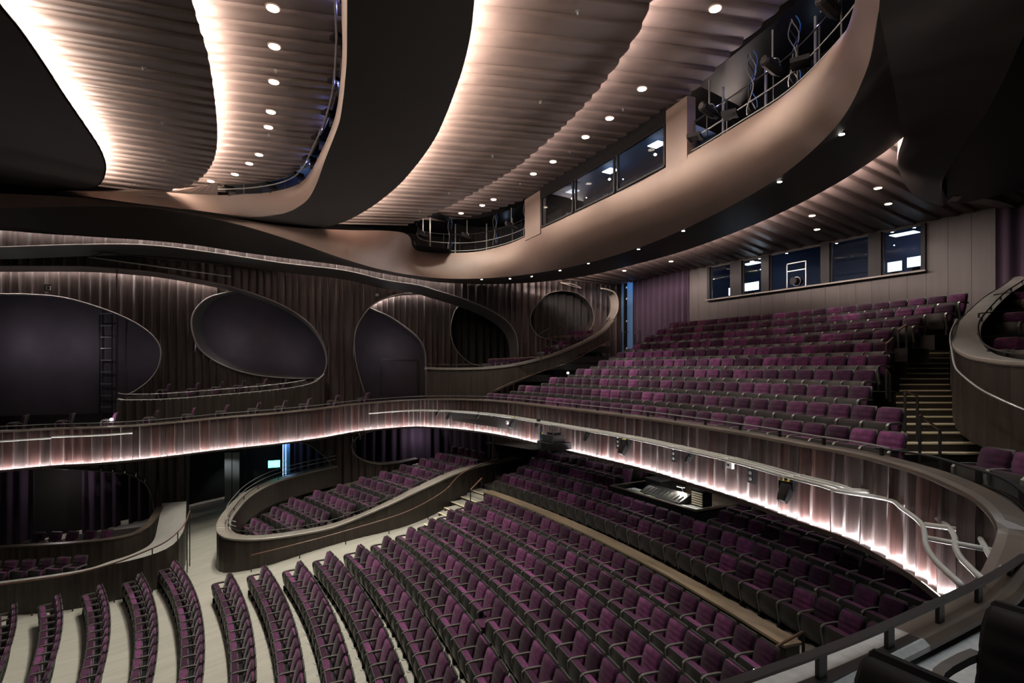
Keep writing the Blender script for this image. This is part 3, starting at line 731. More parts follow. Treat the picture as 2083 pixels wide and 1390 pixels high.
def seat_meshes():
    m = {}
    b = MB()                                      # padded back, stitched in horizontal rolls
    lv = [(.34, .05), (.37, .085), (.46, .095), (.525, .095), (.55, .078), (.58, .095), (.64, .10), (.665, .08), (.69, .10), (.75, .10), (.775, .08), (.80, .09), (.875, .075), (.90, .04)]
    loft(b, [rsec(-.325 - .14 * (z - .34) / .56, t, .492 - (.02 if z > .87 else 0) - (.03 if z > .89 else 0), z, .028) for z, t in lv]); m['back_cushion'] = (b, M['velvet'])
    s = MB()                                      # moulded back shell
    loft(s, [rsec(-.39 - .14 * (z - .34) / .56, .03, w, z, .014) for z, w in ((.26, .44), (.42, .48), (.6, .495), (.80, .495), (.895, .485), (.915, .45))]); m['back_shell'] = (s, M['shell'])
    p = MB()                                      # tipped-up seat: convex underside
    loft(p, [rsec(x, .022, w, z, .01) for x, w, z in ((-.10, .36, .17), (-.045, .44, .22), (-.010, .475, .32), (-.004, .485, .45), (-.02, .485, .60), (-.03, .48, .64))]); m['seat_shell'] = (p, M['shell'])
    c = MB()
    loft(c, [rsec(x, t, w, z, .03) for x, t, w, z in ((-.15, .08, .38, .20), (-.115, .16, .45, .25), (-.10, .18, .47, .40), (-.105, .16, .47, .58), (-.105, .12, .46, .635))]); m['seat_cushion'] = (c, M['velvet'])
    e_ = MB(); e_.box((-.26, 0, .23), (.30, .50, .12)); m['seat_frame'] = (e_, M['black'])
    a = MB(); path = [(-.44, .615), (-.30, .625), (-.12, .625), (-.04, .615), (-.005, .58), (.0, .52), (-.03, .36), (-.075, .16), (-.09, .06)]
    rows = []
    for i, (x, z) in enumerate(path):
        x0, z0 = path[max(i - 1, 0)]; x1, z1 = path[min(i + 1, len(path) - 1)]; dx, dz = x1 - x0, z1 - z0; l = math.hypot(dx, dz); nx, nz = -dz / l, dx / l
        h = .022; w = .026
        rows.append([Vector((x + nx * h, -w, z + nz * h)), Vector((x + nx * h, w, z + nz * h)), Vector((x - nx * h, w, z - nz * h)), Vector((x - nx * h, -w, z - nz * h))])
    a.grid(rows, close=True); a.add(rows[0], [(0, 1, 2, 3)]); a.add(rows[-1], [(3, 2, 1, 0)]); m['armrest'] = (a, M['armrest'])
    f = MB(); f.box((-.10, 0, .085), (.16, .06, .17)); f.box((-.24, 0, .10), (.14, .04, .06)); m['pedestal'] = (f, M['black'])
    g = MB(); g.cyl((-.08, 0, .0), .115, .014, 14); m['floor_plate'] = (g, M['plate'])
    d = MB()                                      # lowered seat
    loft(d, [[(p_[0], p_[1], z) for p_ in [(-.36, -.20, 0), (-.33, -.23, 0), (.06, -.23, 0), (.10, -.19, 0), (.10, .19, 0), (.06, .23, 0), (-.33, .23, 0), (-.36, .20, 0)]] for z in (.36, .38, .44, .46)]); m['seat_down'] = (d, M['velvet'])
    out = {}
    for k, (mb_, mm) in m.items():
        me = mb_.mesh(k, smooth=k in ('back_cushion', 'seat_cushion', 'seat_shell', 'back_shell', 'seat_down'))
        bm = bmesh.new(); bm.from_mesh(me); bmesh.ops.recalc_face_normals(bm, faces=bm.faces); bm.to_mesh(me); bm.free()
        me.materials.append(mm); out[k] = me
    return out
SM = seat_meshes()
SEATS = []          # (x, y, z, rz, label, group, kind, last, plates)
PITCH = .55
def add_row(label, group, c, R, z, y_far, y_near=None, n=None, pitch=PITCH, plates=False, skip=None, first=True, facing=None):
    t = math.asin(max(-1, min(1, (y_far - c[1]) / R))); k = 0; dt = pitch / R; row = []
    while True:
        th = t - dt * (k + .5); x, y = c[0] + R * math.cos(th), c[1] + R * math.sin(th)
        if (n is not None and k >= n) or (y_near is not None and y < y_near) or k > 120: break
        if not (skip and skip(x, y)): row.append([x, y, z, th + math.pi if facing is None else facing, label, group, 'up', False, plates])
        k += 1
    if row: row[-1][7] = True
    SEATS.extend(row); return row
ORD = ['zero', 'first', 'second', 'third', 'fourth', 'fifth', 'sixth', 'seventh', 'eighth', 'ninth', 'tenth', 'eleventh', 'twelfth', 'thirteenth', 'fourteenth', 'fifteenth', 'sixteenth']
F_END = {1: 22.1, 2: 22.25, 3: 22.43, 4: 22.57, 5: 22.71, 6: 19.88, 7: 19.51}
F_PX = {8: 575, 9: 636.5, 10: 700, 11: 754.7, 12: 804.9, 13: 849.8, 14: 889, 15: 926, 16: 967}
for k in range(1, 17):
    ye = F_END.get(k) or ray_circle(F_PX[k], RF[k])[1]
    back = 17 - k
    where = ORD[back] + ' row in front of the wooden cross wall' if back <= 8 else ORD[k] + ' stalls row from the stage'
    r = add_row('tipped-up purple velvet seat, ' + where, 'stalls seats, ' + where, (XC, YC), RF[k], ZF[k], ye, y_near=6.3 if k > 12 else 5.0, plates=k <= 13)
    if k == 12 and len(r) > 13:
        r[12][6] = 'down'; r[12][4] = 'purple velvet theatre seat with its cushion folded down among tipped-up stalls seats'; r[12][5] = None
DESK = lambda x, y: 11.3 < y < 16.2
R_PX = [1005, 1036, 1062, 1080, 1098, 1120]
RR = [43.16, 44.1, 45.05, 46.0, 46.95, 47.9]; ZR = [2.61, 2.80, 3.02, 3.25, 3.48, 3.7]
for k in range(6):
    ye = ray_circle(R_PX[k], RR[k])[1]
    where = ORD[k + 1] + ' row behind the wooden cross wall'
    add_row('tipped-up purple velvet seat, ' + where, 'stalls seats, ' + where, (XC, YC), RR[k], ZR[k], ye, y_near=5.2, skip=DESK if k >= 2 else None)
BC = (-41.2, 14.75)
B_L = [991, 1055, 1118, 1172, 1217, 1255, 1287, 1311, 1336, 1362]
B_R = [1783, 1762, 1733, 1743, 1762, 1772, 1789, 1833, 1885, 1941]
BR = [52.43 + .9 * k for k in range(10)]; BZ = [EYE - 2.09 + .375 * k for k in range(10)]
TIER_L = []
for k in range(10):
    yl_ = ray_circle(B_L[k], BR[k] + .42, BC)[1]; yr_ = ray_circle(B_R[k], BR[k] + .42, BC)[1]
    TIER_L.append((yl_ + 1.3, yr_ - .75))
    where = ORD[k + 1] + ' circle row behind the curved balcony front'
    add_row('tipped-up purple velvet seat, ' + where, 'circle seats, ' + where, BC, BR[k], BZ[k], yl_, n=round((yl_ - yr_) / PITCH) + 1)
# ================================================================== CIRCLE BALCONY FRONT
ring_px = [(-150, 884, 2.20), (0, 877, 2.25), (110, 871.5, 2.29), (200, 869, 2.32), (294, 863.7, 2.32), (380, 856, 2.24), (450, 849, 2.15), (560, 840, 2.04), (650, 831, 1.94), (720, 822, 1.83), (791, 816, 1.72), (840, 813, 1.64), (879, 812, 1.57), (944, 812.5, 1.47), (1028, 817, 1.40),
           (1163, 832, 1.38), (1299, 848, 1.38), (1390, 861, 1.38), (1530, 883, 1.38), (1637, 903, 1.38), (1745, 922, 1.38), (1869, 955, 1.38), (1956, 990, 1.42), (2007, 1019, 1.50), (2042, 1055, 1.62), (2050, 1090, 1.75)]
ring_pts = [Ph(x, y, -d) for x, y, d in ring_px] + [Vector((6.3, 2.30, EYE - 1.98)), Vector((5.6, 2.30, EYE - 2.03)), Vector((4, 2.30, EYE - 2.05)), Vector((2.4, 2.35, EYE - 2.05)), Vector((0, 2.45, EYE - 2.05)), Vector((-4, 2.6, EYE - 2.05))]
RING = V3(spline(ring_pts, 520)); RL = np.concatenate([[0], np.cumsum([(RING[i + 1] - RING[i]).length for i in range(len(RING) - 1)])])
RN = normals2d(RING)
RPX = np.array([proj(p)[0] for p in RING])
def ring_at(s, w=0.0, z=0.0):
    i = int(np.searchsorted(RL, s) - 1); i = max(0, min(len(RING) - 2, i)); t = (s - RL[i]) / max(RL[i + 1] - RL[i], 1e-9)
    return RING[i].lerp(RING[i + 1], t) + RN[i].lerp(RN[i + 1], t) * w + Vector((0, 0, z))
def ring_s(px, lim=500):                      # arc length where the balcony lip crosses a pixel column
    idx = [i for i in range(lim) if i < len(RPX) - 1 and (RPX[i] - px) * (RPX[i + 1] - px) <= 0]
    return RL[idx[0]] if idx else RL[0]
FH = 1.38
bal = tag(empty('balcony'), 'long curved circle front of dark walnut boards with a glowing lower edge', 'balcony')
rnd = random.Random(31); s = 0.0; sEnd = RL[-1] - .5
while s < sEnd:
    w = rnd.uniform(.23, .43); a, b = s, min(s + w, sEnd); s = b
    tilt = rnd.uniform(-.022, .022); rows = []
    bow = rnd.uniform(.01, .03); ph = rnd.uniform(0, 6)
    for zi in range(6):
        z = -FH + FH * zi / 5 - .03; row = []
        for k in range(9):
            t = (0, .05, .11, .3, .5, .7, .89, .95, 1)[k]; hollow = .055 * (abs(2 * t - 1) ** 7)
            edge = bow * math.sin(zi * 1.1 + ph) * (1 if k in (0, 8) else 0)
            row.append(ring_at(a + (b - a) * t, -.03 - hollow + tilt * (t - .5) + edge * .5 - .03 * (1 - zi / 5), z))
        rows.append(row)
    MB().grid(rows).build('fascia_board', M['walnut_red' if rnd.random() < .35 else 'walnut'], bal, smooth=False, fix=False)
mb = MB(); sweep(mb, RING, rect(.0, .10, -FH, -.02)); mb.build('parapet_core', M['podwood'], bal)
iC = int(np.searchsorted(RL, RL[-1] - 8.7)); capprof = [(-.10, -.045), (-.085, -.005), (.0, .012), (.22, .012), (.26, -.02), (.26, -.06), (-.10, -.06)]
mb = MB(); sweep(mb, RING[:iC + 1], capprof); mb.build('parapet_cap', M['capdark'], bal)
mb = MB(); sweep(mb, RING[iC:], capprof); mb.build('parapet_cap', M['greyfloor'], bal)
mb = MB(); sweep(mb, RING, [(-.20, -FH - .07), (.05, -FH - .07), (.05, -FH - .03), (-.18, -FH - .03), (-.18, -FH + .01), (-.20, -FH + .01)]); mb.build('light_trough', M['podwood'], bal)
iA, iB = 0, int(np.searchsorted(RL, ring_s(2012)))
mb = MB(); mb.grid([[p + n * -.172 + Vector((0, 0, -FH - .02)), p + n * -.14 + Vector((0, 0, -FH - .02))] for p, n in list(zip(RING, RN))[iA:iB]])
LEDR = emat('balcony_led', (1, .93, .94), 270)
mb.build('led_strip', LEDR, bal, fix=False)
# underside of the circle
mb = MB(); rows = []
for i in range(0, len(RING), 6):
    p, n = RING[i], RN[i]; d = n
    K = 4.2 if p.y > 24 else (6.0 if p.y < 4 else 13.5)
    rows.append([p + Vector((0, 0, -FH - .07)), p + n * (K * .5) + Vector((0, 0, -FH - .07)), p + n * K + Vector((0, 0, -FH - .07))])
mb.grid(rows); o = mb.build('ceiling_under_circle', M['black'], fix=False); struct(o)
# top rail on short posts
rl = tag(empty('balcony_rail'), 'slim dark rail on short posts along the curved circle front', 'railing')
s0, s1 = RL[0], ring_s(1790)
mb = MB(); sweep(mb, [ring_at(q) for q in np.linspace(s0, s1, 220)], rect(.13, .175, .135, .158)); mb.build('top_rail', M['steel'], rl)
for q in np.arange(s0 + .3, s1, 1.15):
    MB().bar(ring_at(q, .155, .0), ring_at(q, .155, .14), .05, .03).build('post', M['blackmetal'], rl)
rail_px = [(1783, 911, 1.275), (1887, 926, 1.28), (1973, 950, 1.29), (2042, 972, 1.32), (2088, 1003, 1.42), (2122, 1050, 1.6), (2118, 1095, 1.75), (2083, 1130, 1.83)]
nr_pts = [Ph(x, y, -d) for x, y, d in rail_px] + [Vector((6.0, 2.17, EYE - 1.84)), Vector((5.19, 2.15, EYE - 1.85)), Vector((3.78, 2.13, EYE - 1.85)), Vector((2.3, 2.13, EYE - 1.80)), Vector((0.5, 2.2, EYE - 1.8)), Vector((-3, 2.35, EYE - 1.8))]
NR = V3(spline(nr_pts, 200))
rl2 = tag(empty('gallery_rail'), 'heavy black two-bar guard rail curving round the side gallery beside grey floor', 'railing')
mb = MB(); sweep(mb, NR, rect(-.035, .035, -.02, .0)); mb.build('top_rail', M['blackmetal'], rl2)
mb = MB(); sweep(mb, NR, rect(-.035, .045, -.20, -.18)); mb.build('middle_rail', M['blackmetal'], rl2)
NL = np.concatenate([[0], np.cumsum([(NR[i + 1] - NR[i]).length for i in range(len(NR) - 1)])])
for q in [.25, 1.0, 1.75, 2.45, 3.1, 3.7, 4.3, 5.0, 5.75, 6.5, 7.3, 8.2, 9.3]:
    i = min(int(np.searchsorted(NL, q)), len(NR) - 2); p = NR[i]; d = (NR[i + 1] - NR[i]).normalized()
    R = Matrix((d, Vector((-d.y, d.x, 0)).normalized(), Vector((0, 0, 1)))).transposed(); zb = EYE - 2.17
    MB().box((p.x, p.y, (p.z - .02 + zb) / 2), (.085, .03, p.z - .02 - zb), R).build('post', M['blackmetal'], rl2)
# ================================================================== FLOORS OF THE CIRCLE
cf = struct(empty('floor_circle'))
for k in range(10):
    r0, r1 = BR[k] - .50, BR[k] + .42
    if k == 0: r0 = 51.75
    rows = []
    for y in np.linspace(min(24.3, TIER_L[k][0]), TIER_L[k][1], 50):
        th = math.asin((y - BC[1]) / r1); c, sn = math.cos(th), math.sin(th)
        rows.append([Vector((BC[0] + r * c, BC[1] + r * sn, z)) for r, z in ((r0, BZ[k] - .42), (r0, BZ[k]), (r1, BZ[k]), (r1, BZ[k] - .42))])
    MB().grid(rows, close=True).build('tier', M['carpet'], cf)
mb = MB(); zt_ = EYE - 2.17
poly = [(p.x, p.y) for p in (ring_at(q, .14) for q in np.linspace(RL[-1] - .3, ring_s(1640), 26))] + [(11.6, 8), (11.8, 3), (11.5, -3), (-4, -3)]
n_ = len(poly)
mb.add([(x, y, zt_) for x, y in poly] + [(x, y, zt_ - .2) for x, y in poly], [tuple(range(n_)), tuple(range(2 * n_ - 1, n_ - 1, -1))] + [(i, (i + 1) % n_, n_ + (i + 1) % n_, n_ + i) for i in range(n_)])
struct(mb.build('floor_gallery', M['greyfloor']))
# ================================================================== RIGHT AISLE STAIR
st = tag(empty('staircase', Pd(1880, 930, 11.5)), 'aisle stair with pale nosings climbing beside the grey-topped pod', 'staircase')
TR = [(691, 1911, 1931), (700, 1895, 1931), (710, 1885, 1932), (719, 1872, 1932), (729, 1855, 1933), (740, 1844, 1933), (750, 1833, 1933), (760.5, 1828, 1933), (771.5, 1820, 1933), (783, 1813, 1934), (795.5, 1813, 1936), (807, 1813, 1950), (820, 1813, 1952), (834, 1814, 1962), (849, 1815, 1980), (864, 1815, 1992), (882, 1815, 2004), (903, 1822, 2035), (924, 1826, 2060)]
TR = TR[::-1]; inv = st.matrix_world.inverted() if False else None
for n, (y, xl, xr) in enumerate(TR):
    Zn = 11.3 + (18.3 - 11.3) * n / 18; Zb = Zn + .46; p, q = Pd(xl, y, Zn), Pd(xr, y, Zn)
    z = p.z; az = math.atan2((p.x + q.x) / 2, (p.y + q.y) / 2); g = Vector((math.sin(az), math.cos(az), 0)) * .5
    lo = Vector((0, 0, -.17)); L0 = -Vector(st.location)
    vs = [v + L0 for v in (p + lo, q + lo, q, p, p + lo + g, q + lo + g, q + g, p + g)]
    o = MB().add(vs, [(0, 1, 2, 3)], 0).add(vs, [(3, 2, 6, 7)], 1).add(vs, [(0, 3, 7, 4), (1, 5, 6, 2)], 0).build('step', [M['riser'], M['tread']], st, fix=False)
    d = (q - p).normalized(); MB().bar(p + L0 + Vector((0, 0, .006)), q + L0 - (q - p) * .04 + Vector((0, 0, .006)), .055, .035).build('nosing', M['nosing'], o)
def hoop(px0, py0, px1, py1, f0, f1, Z, label, group=None, Z2=None):
    t = empty('handrail', Pd(px0, f0, Z)); tag(t, label, 'handrail', group); o = -Vector(t.location); Z2 = Z2 or Z
    a, b = Pd(px0, py0, Z) + o, Pd(px1, py1, Z2) + o
    MB().bar(a, b, .05, .03).build('grip', M['bronzerail'], t)
    for p, f, zz in ((a, f0, Z), (b, f1, Z2)):
        base = Pd(px0 if p is a else px1, f, zz) + o
        MB().bar(Vector((p.x, p.y, base.z)), p, .05, .025).build('post', M['blackmetal'], t)
hoop(1841, 795, 1866, 807, 905, 940, 12.0, 'lower bronze-topped handrail hoop in the middle of the aisle stair')
hoop(1871, 845, 1912, 875, 940, 955, 11.2, 'lowest bronze-topped handrail hoop at the foot of the aisle stair')
for i, a in enumerate([(1920, 617, 1939, 608, 691, 688, 18.3), (1869, 643, 1887, 635, 722, 712, 16.6), (1827, 672, 1844, 661, 745, 737, 15.2), (1803, 700, 1817, 687, 768, 758, 14.4), (1803, 752, 1810, 764, 812, 818, 13.0)]):
    hoop(*a, 'handrail hoop with two posts at a row end beside the aisle stair', 'row-end handrails along the aisle stair')
# ================================================================== LIGHTING BAR along the circle front
lb = tag(empty('lighting_bar'), 'triple grey lighting pipe running in front of the circle boards', 'lighting bar')
sa, sb = ring_s(752), ring_s(1775)
tails = {-.50: [(1805, 1016), (1835, 1035), (1873, 1064), (1881, 1090), (1883, 1108), (1902, 1140), (1957, 1192)], -.33: [(1805, 1002), (1843, 1019), (1887, 1043), (1926, 1069), (1942, 1093), (1944, 1116), (1960, 1142), (2000, 1180)], -.18: [(1805, 989), (1878, 1017), (1938, 1047), (1983, 1078), (2000, 1107), (2018, 1138), (2040, 1160)]}
for w, tl in tails.items():
    start = sa if w == -.18 else sa + 2.0
    P = [ring_at(q, w, -.55) for q in np.linspace(start, sb, 60)]
    T = [Ph(x, y, -1.93) for x, y in tl]
    P = [p for p in P if (p - T[0]).length > .5]
    MB().tube(V3(spline(P + T, 150)), .03, 8).build('pipe', M['pipe'], lb, smooth=True)
for q in np.arange(sa + 2.6, sb - 1.2, 1.9):
    MB().tube([ring_at(q, -.03, -.55), ring_at(q, -.56, -.55)], .025, 8).build('bracket', M['pipe'], lb, smooth=True)
for a, b in (((1814, 1017), (1905, 1020)), ((1880, 1067), (2021, 1088)), ((1887, 1095), (2040, 1124))):
    MB().tube([Ph(*a, -1.93), Ph(*b, -1.93)], .03, 8).build('bracket', M['pipe'], lb, smooth=True)
lb2 = tag(empty('lighting_bar'), 'pair of pale grey pipes on the rounded end of the circle front by the stage', 'lighting bar')
MB().tube([ring_at(q, -.3, -.34) for q in np.linspace(0, ring_s(108), 20)], .03, 8).build('pipe', M['pipe'], lb2, smooth=True)
MB().tube([ring_at(q, w, -.30) for q, w in zip(np.linspace(ring_s(106), ring_s(268), 20), np.linspace(-.32, -.2, 20))], .03, 8).build('pipe', M['pipe'], lb2, smooth=True)
# luminaires hanging from the pipes
def luminaire(px, py, size, label, tilt=.5, spin=0.0, group=None, tag_y=False):
    s_ = ring_s(px); p = ring_at(s_, -.40, -.58); d = proj(p)[2]; z = EYE + (HOR - py) / FPX * d
    t = tag(empty('stage_light', (p.x, p.y, p.z)), label, 'stage light', group); h = z - p.z
    MB().box((0, 0, -.04), (.05, .05, .10)).build('clamp', M['blackmetal'], t)
    R = Matrix.Rotation(spin, 3, 'Z') @ Matrix.Rotation(tilt, 3, 'Y')
    y = MB()
    for k in (-1, 1): y.bar(Matrix.Rotation(spin, 3, 'Z') @ Vector((0, k * size * .42, -.08)), Matrix.Rotation(spin, 3, 'Z') @ Vector((0, k * size * .42, h)), .02, .05)
    y.bar(Matrix.Rotation(spin, 3, 'Z') @ Vector((0, -size * .42, -.09)), Matrix.Rotation(spin, 3, 'Z') @ Vector((0, size * .42, -.09)), .05, .02); y.build('yoke', M['black'], t)
    b = MB(); c = Vector((0, 0, h))
    for x, wd in ((-.5, .62), (.1, .7), (.42, .55)): pass
    secs = []
    for x, wd in ((-.75, .50), (-.68, .62), (-.1, .66), (.45, .60), (.75, .5)):
        secs.append([c + R @ Vector((x * size, a * wd * size / 2, e * wd * size / 2)) for a, e in ((-1, -.7), (-.7, -1), (.7, -1), (1, -.7), (1, .7), (.7, 1), (-.7, 1), (-1, .7))])
    loft(b, secs); b.build('lamp_housing', M['black'], t)
    l = MB(); ring_ = [c + R @ Vector((.76 * size, math.cos(a) * .2 * size, math.sin(a) * .2 * size)) for a in np.linspace(0, 2 * math.pi, 12, endpoint=False)]
    l.add(ring_, [tuple(range(12))]); l.build('lens', M['steel'], t, fix=False)
    if tag_y: MB().box(c + R @ Vector((-.55 * size, 0, .36 * size)), (.10, .12, .02), R).build('safety_label', M['yellow'], t)
    return t
luminaire(905, 839, .22, 'small black spotlight at the far end of the grey pipes', 1.0, 2.6)
luminaire(928, 845, .28, 'black spotlight with white ring, second from far end of pipes', 1.0, 2.9)
luminaire(988, 845, .18, 'little black spotlight hung beside the narrow outlet panels', 1.2, 2.5)
luminaire(1063, 860, .30, 'black spotlight with yellow sticker beside the white round sensor', 1.05, 3.0, tag_y=True)
luminaire(1115, 860, .20, 'small black spotlight between yellow-stickered light and projector', 1.1, 2.7)
luminaire(1218, 887, .22, 'small black spotlight just past the projector', 1.2, 2.5)
luminaire(1298, 908, .34, 'black profile spotlight with yellow sticker, angled down over mixing desk', 1.0, 3.2, tag_y=True)
luminaire(1437, 929, .20, 'small black spotlight beside the white cable socket', 1.1, 2.7)
luminaire(1640, 997, .30, 'large black profile spotlight with yellow sticker nearest the pipe bend', .95, 3.2, tag_y=True)
# projector on its shelf
p = ring_at(ring_s(1158), -.45, -.58); t = tag(empty('projector', p, math.atan2(RN[int(np.searchsorted(RL, ring_s(1158)))].y, RN[int(np.searchsorted(RL, ring_s(1158)))].x)), 'black projector on an angular shelf slung below the grey pipes', 'projector')
b = MB(); hexa = [(-.55, -.42), (-.62, 0), (-.5, .48), (.1, .55), (.28, .2), (.25, -.5)]
b.add([(x, y, -.72) for x, y in hexa] + [(x, y, -.50) for x, y in hexa], [tuple(range(5, -1, -1)), tuple(range(6, 12))] + [(i, (i + 1) % 6, 6 + (i + 1) % 6, 6 + i) for i in range(6)]); b.build('shelf', M['black'], t)
MB().box((-.15, 0, -.38), (.5, .62, .22)).build('projector_body', M['blackmetal'], t); MB().box((-.12, .02, -.23), (.3, .4, .08)).build('top_cover', M['black'], t)
c = MB()
for x, y in ((-.4, -.38), (-.4, .38), (.1, -.38), (.1, .38)): c.bar((x, y, -.5), (x, y, 0), .03)
c.build('hanger_frame', M['blackmetal'], t)
for i, (mm, dy) in enumerate((('blue', .52), ('green', .48), ('steel', .55), ('yellow', .46), ('blue', .58))):
    MB().tube([(-.3, dy + .04 * math.sin(a * 2.1 + i), -.32 + .13 * math.cos(a) - .02 * i) for a in np.linspace(-1.2, 2.9 + i * .4, 12)], .011, 5).build('cable', M[mm], t)
# outlet panels and sockets on the boards
for px, top, bot, lab in ((975, .55, .86, 'first'), (1007, .55, .88, 'second'), (1265, .42, .85, 'third'), (1383, .42, .85, 'fourth'), (1545, .38, .78, 'fifth')):
    s_ = ring_s(px); P = ring_at(s_, -.12, -.78); n = RN[int(np.searchsorted(RL, s_))]
    t = tag(empty('outlet_panel', P, math.atan2(n.y, n.x)), 'narrow black outlet panel on balcony boards, %s from the far end' % lab, 'outlet panel')
    MB().box((0, 0, 0), (.05, .16, .42)).build('box', M['black'], t)
    for z in (-.12, 0, .12): MB().cyl((-.045, 0, z), .035, .03, 10, axis='x').build('socket', M['steel'], t)
for px, z, lab, rr in ((1038, -.83, 'round white sensor on the balcony boards beside a spotlight', 1), (1502, -.74, 'white power socket with dangling cable on the balcony boards', 0)):
    s_ = ring_s(px); P = ring_at(s_, -.12, z); n = RN[int(np.searchsorted(RL, s_))]
    t = tag(empty('wall_socket', P, math.atan2(n.y, n.x)), lab, 'socket' if not rr else 'sensor')
    if rr: MB().cyl((-.05, 0, 0), .075, .06, 14, axis='x').build('dome', M['white'], t); MB().cyl((-.055, 0, 0), .03, .01, 10, axis='x').build('lens', M['black'], t)
    else:
        MB().box((0, 0, 0), (.07, .14, .13)).build('box', M['white'], t); MB().cyl((-.05, .03, .01), .03, .03, 10, axis='x').build('plug', M['black'], t)
        MB().tube([(-.05, .05, 0), (-.05, .12, -.12), (-.05, .2, -.1), (-.05, .24, .1), (-.05, .2, .3)], .008, 5).build('cable', M['blackmetal'], t)
# ================================================================== STALLS: cross wall, rear tiers, aisle steps
cw = tag(empty('cross_wall', (polar(42.3, 13), 13, 2.2)), 'low curved wooden cross wall with pale oak cap dividing the stalls', 'low wall'); co_ = -Vector(cw.location)
y0, y1 = ray_circle(981, 42.1)[1], 6.35
def arc(c, r, ya, yb, n, z): return [Vector((c[0] + math.sqrt(r * r - (y - c[1]) ** 2), y, z)) for y in np.linspace(ya, yb, n)]
P = [p + co_ for p in arc((XC, YC), 42.12, y0, y1, 60, 3.07)]
mb = MB(); sweep(mb, P, rect(.04, .36, -.86, -.04)); mb.build('wall_core', M['podwood'], cw)
mb = MB(); sweep(mb, P, rect(0, .43, -.05, 0)); mb.build('oak_cap', M['capwood'], cw)
rf = struct(empty('floor_rear_stalls'))
for k in range(6):
    r0, r1 = RR[k] - .52, RR[k] + .42
    if k == 0: r0 = 42.45
    rows = []
    for y in np.linspace(23.5, 2.0, 40):
        th = math.asin((y - YC) / r1); c, sn = math.cos(th), math.sin(th)
        rows.append([Vector((XC + r * c, YC + r * sn, z)) for r, z in ((r0, ZR[k] - .4), (r0, ZR[k]), (r1, ZR[k]), (r1, ZR[k] - .4))])
    MB().grid(rows, close=True).build('tier', M['floor' if k == 0 else 'carpet'], rf)
mb = MB(); rows = [[Vector((XC + r * math.cos(t), YC + r * math.sin(t), 3.72)) for t in np.linspace(-.35, .3, 20)] for r in (48.3, 52, 57)]; mb.grid(rows); mb.build('rear_landing', M['carpet'], rf)
MB().box((24.5, 14, 3.5), (.2, 30, 5)).build('rear_partition', M['darkwall'], rf)
ws = tag(empty('aisle_steps', Pd(930, 1030, 21)), 'pale-edged aisle steps between the stalls pod and wooden cross wall', 'steps'); o_ = -Vector(ws.location)
for r, pa, ya_, pb, yb_ in ((39.15, 862, 1066, 884, 0), (39.8, 878, 1054, 900, 0), (40.35, 892, 1043, 921, 0), (40.9, 904, 1033, 930, 0), (41.5, 918, 1021, 960, 0), (42.1, 932, 1009, 974, 0), (42.8, 950, 995, 1000, 0)):
    a = Vector((*ray_circle(pa, r), 0)); b = Vector((*ray_circle(pb, r), 0)); z = EYE - (ya_ - HOR) / FPX * proj(a)[2]
    a.z = b.z = z; g = Vector((.6, .16, 0)); lo = Vector((0, 0, -.35)); vs = [v + o_ for v in (a + lo, b + lo, b, a, a + lo + g, b + lo + g, b + g, a + g)]
    st_ = MB().add(vs, [(0, 1, 2, 3)], 0).add(vs, [(3, 2, 6, 7)], 1).add(vs, [(0, 3, 7, 4), (1, 5, 6, 2)], 0).build('step', [M['riser'], M['floor']], ws, fix=False)
    MB().bar(a + o_, b + o_, .05, .03).build('nosing', M['nosing'], st_)
hoop(957, 997, 980, 973, 1022, 992, 20.5, 'thin dark handrail beside the pale aisle steps', Z2=21.6)
hoop(1560, 1327, 1634, 1285, 1390, 1330, 10.0, 'bronze handrail at the near end of the wooden cross wall', Z2=9.9)
for px, py, r in ((1733, 1312, 9.6), (1548, 1368, 8.9)):
    t = tag(empty('step_light', Pd(px, py, r)), 'small blue-white step light fixed low by the near stalls rows', 'step light', 'blue-white step lights')
    MB().box((0, 0, -.08), (.16, .14, .24)).build('housing', M['steel'], t); MB().box((-.085, 0, .02), (.012, .15, .04)).build('tube', emat('step_tube', (.7, .88, 1), 18), t); MB().box((0, -.075, .02), (.15, .012, .04)).build('tube', emat('step_tube', (.7, .88, 1), 18), t)
# ================================================================== BOARDED PODS
def boards(path, zbot, parent, m, w0, w1, seed, side=1, gap=.0, depth=.025, name='board', top=-.02):
    """upright boards along a path, each its own object, feet at zbot(p)"""
    rnd_ = random.Random(seed); P = [Vector(p) for p in path]; N = normals2d(P); L = np.concatenate([[0], np.cumsum([(P[i + 1] - P[i]).length for i in range(len(P) - 1)])])
    def q(s, w):
        i = max(0, min(len(P) - 2, int(np.searchsorted(L, s) - 1))); t = (s - L[i]) / max(L[i + 1] - L[i], 1e-9); return P[i].lerp(P[i + 1], t) + N[i].lerp(N[i + 1], t) * w
    s_ = 0
    while s_ < L[-1] - .02:
        w = rnd_.uniform(w0, w1); a, b = s_ + gap, min(s_ + w, L[-1]); s_ += w; rows = []
        for k in range(5):
            t = k / 4; p = q(a + (b - a) * t, -side * (depth * (.3 + abs(2 * t - 1) ** 2 * .7))); rows.append([Vector((p.x, p.y, zbot(p))), p + Vector((0, 0, top))])
        MB().grid(rows).build(name, m, parent, fix=False)
pod = tag(empty('seating_pod', Pd(473, 1177, 19.5)), 'boat-shaped stalls pod of dark boards with taupe ledge and inner rail', 'seating pod'); po = -Vector(pod.location)
pod_px = [(676, 946, 28), (609, 961, 26.5), (541, 981, 25), (490, 1008, 23.3), (456, 1042, 21.3), (443, 1066, 20.3), (446, 1084, 19.8), (473, 1095, 19.5), (541, 1095, 19.6), (642, 1080, 20.3), (700, 1064, 20.7), (791, 1026, 21.2), (859, 994, 22.0), (944, 957, 23.9), (1028, 937, 26.6), (1064, 931, 28.2)]
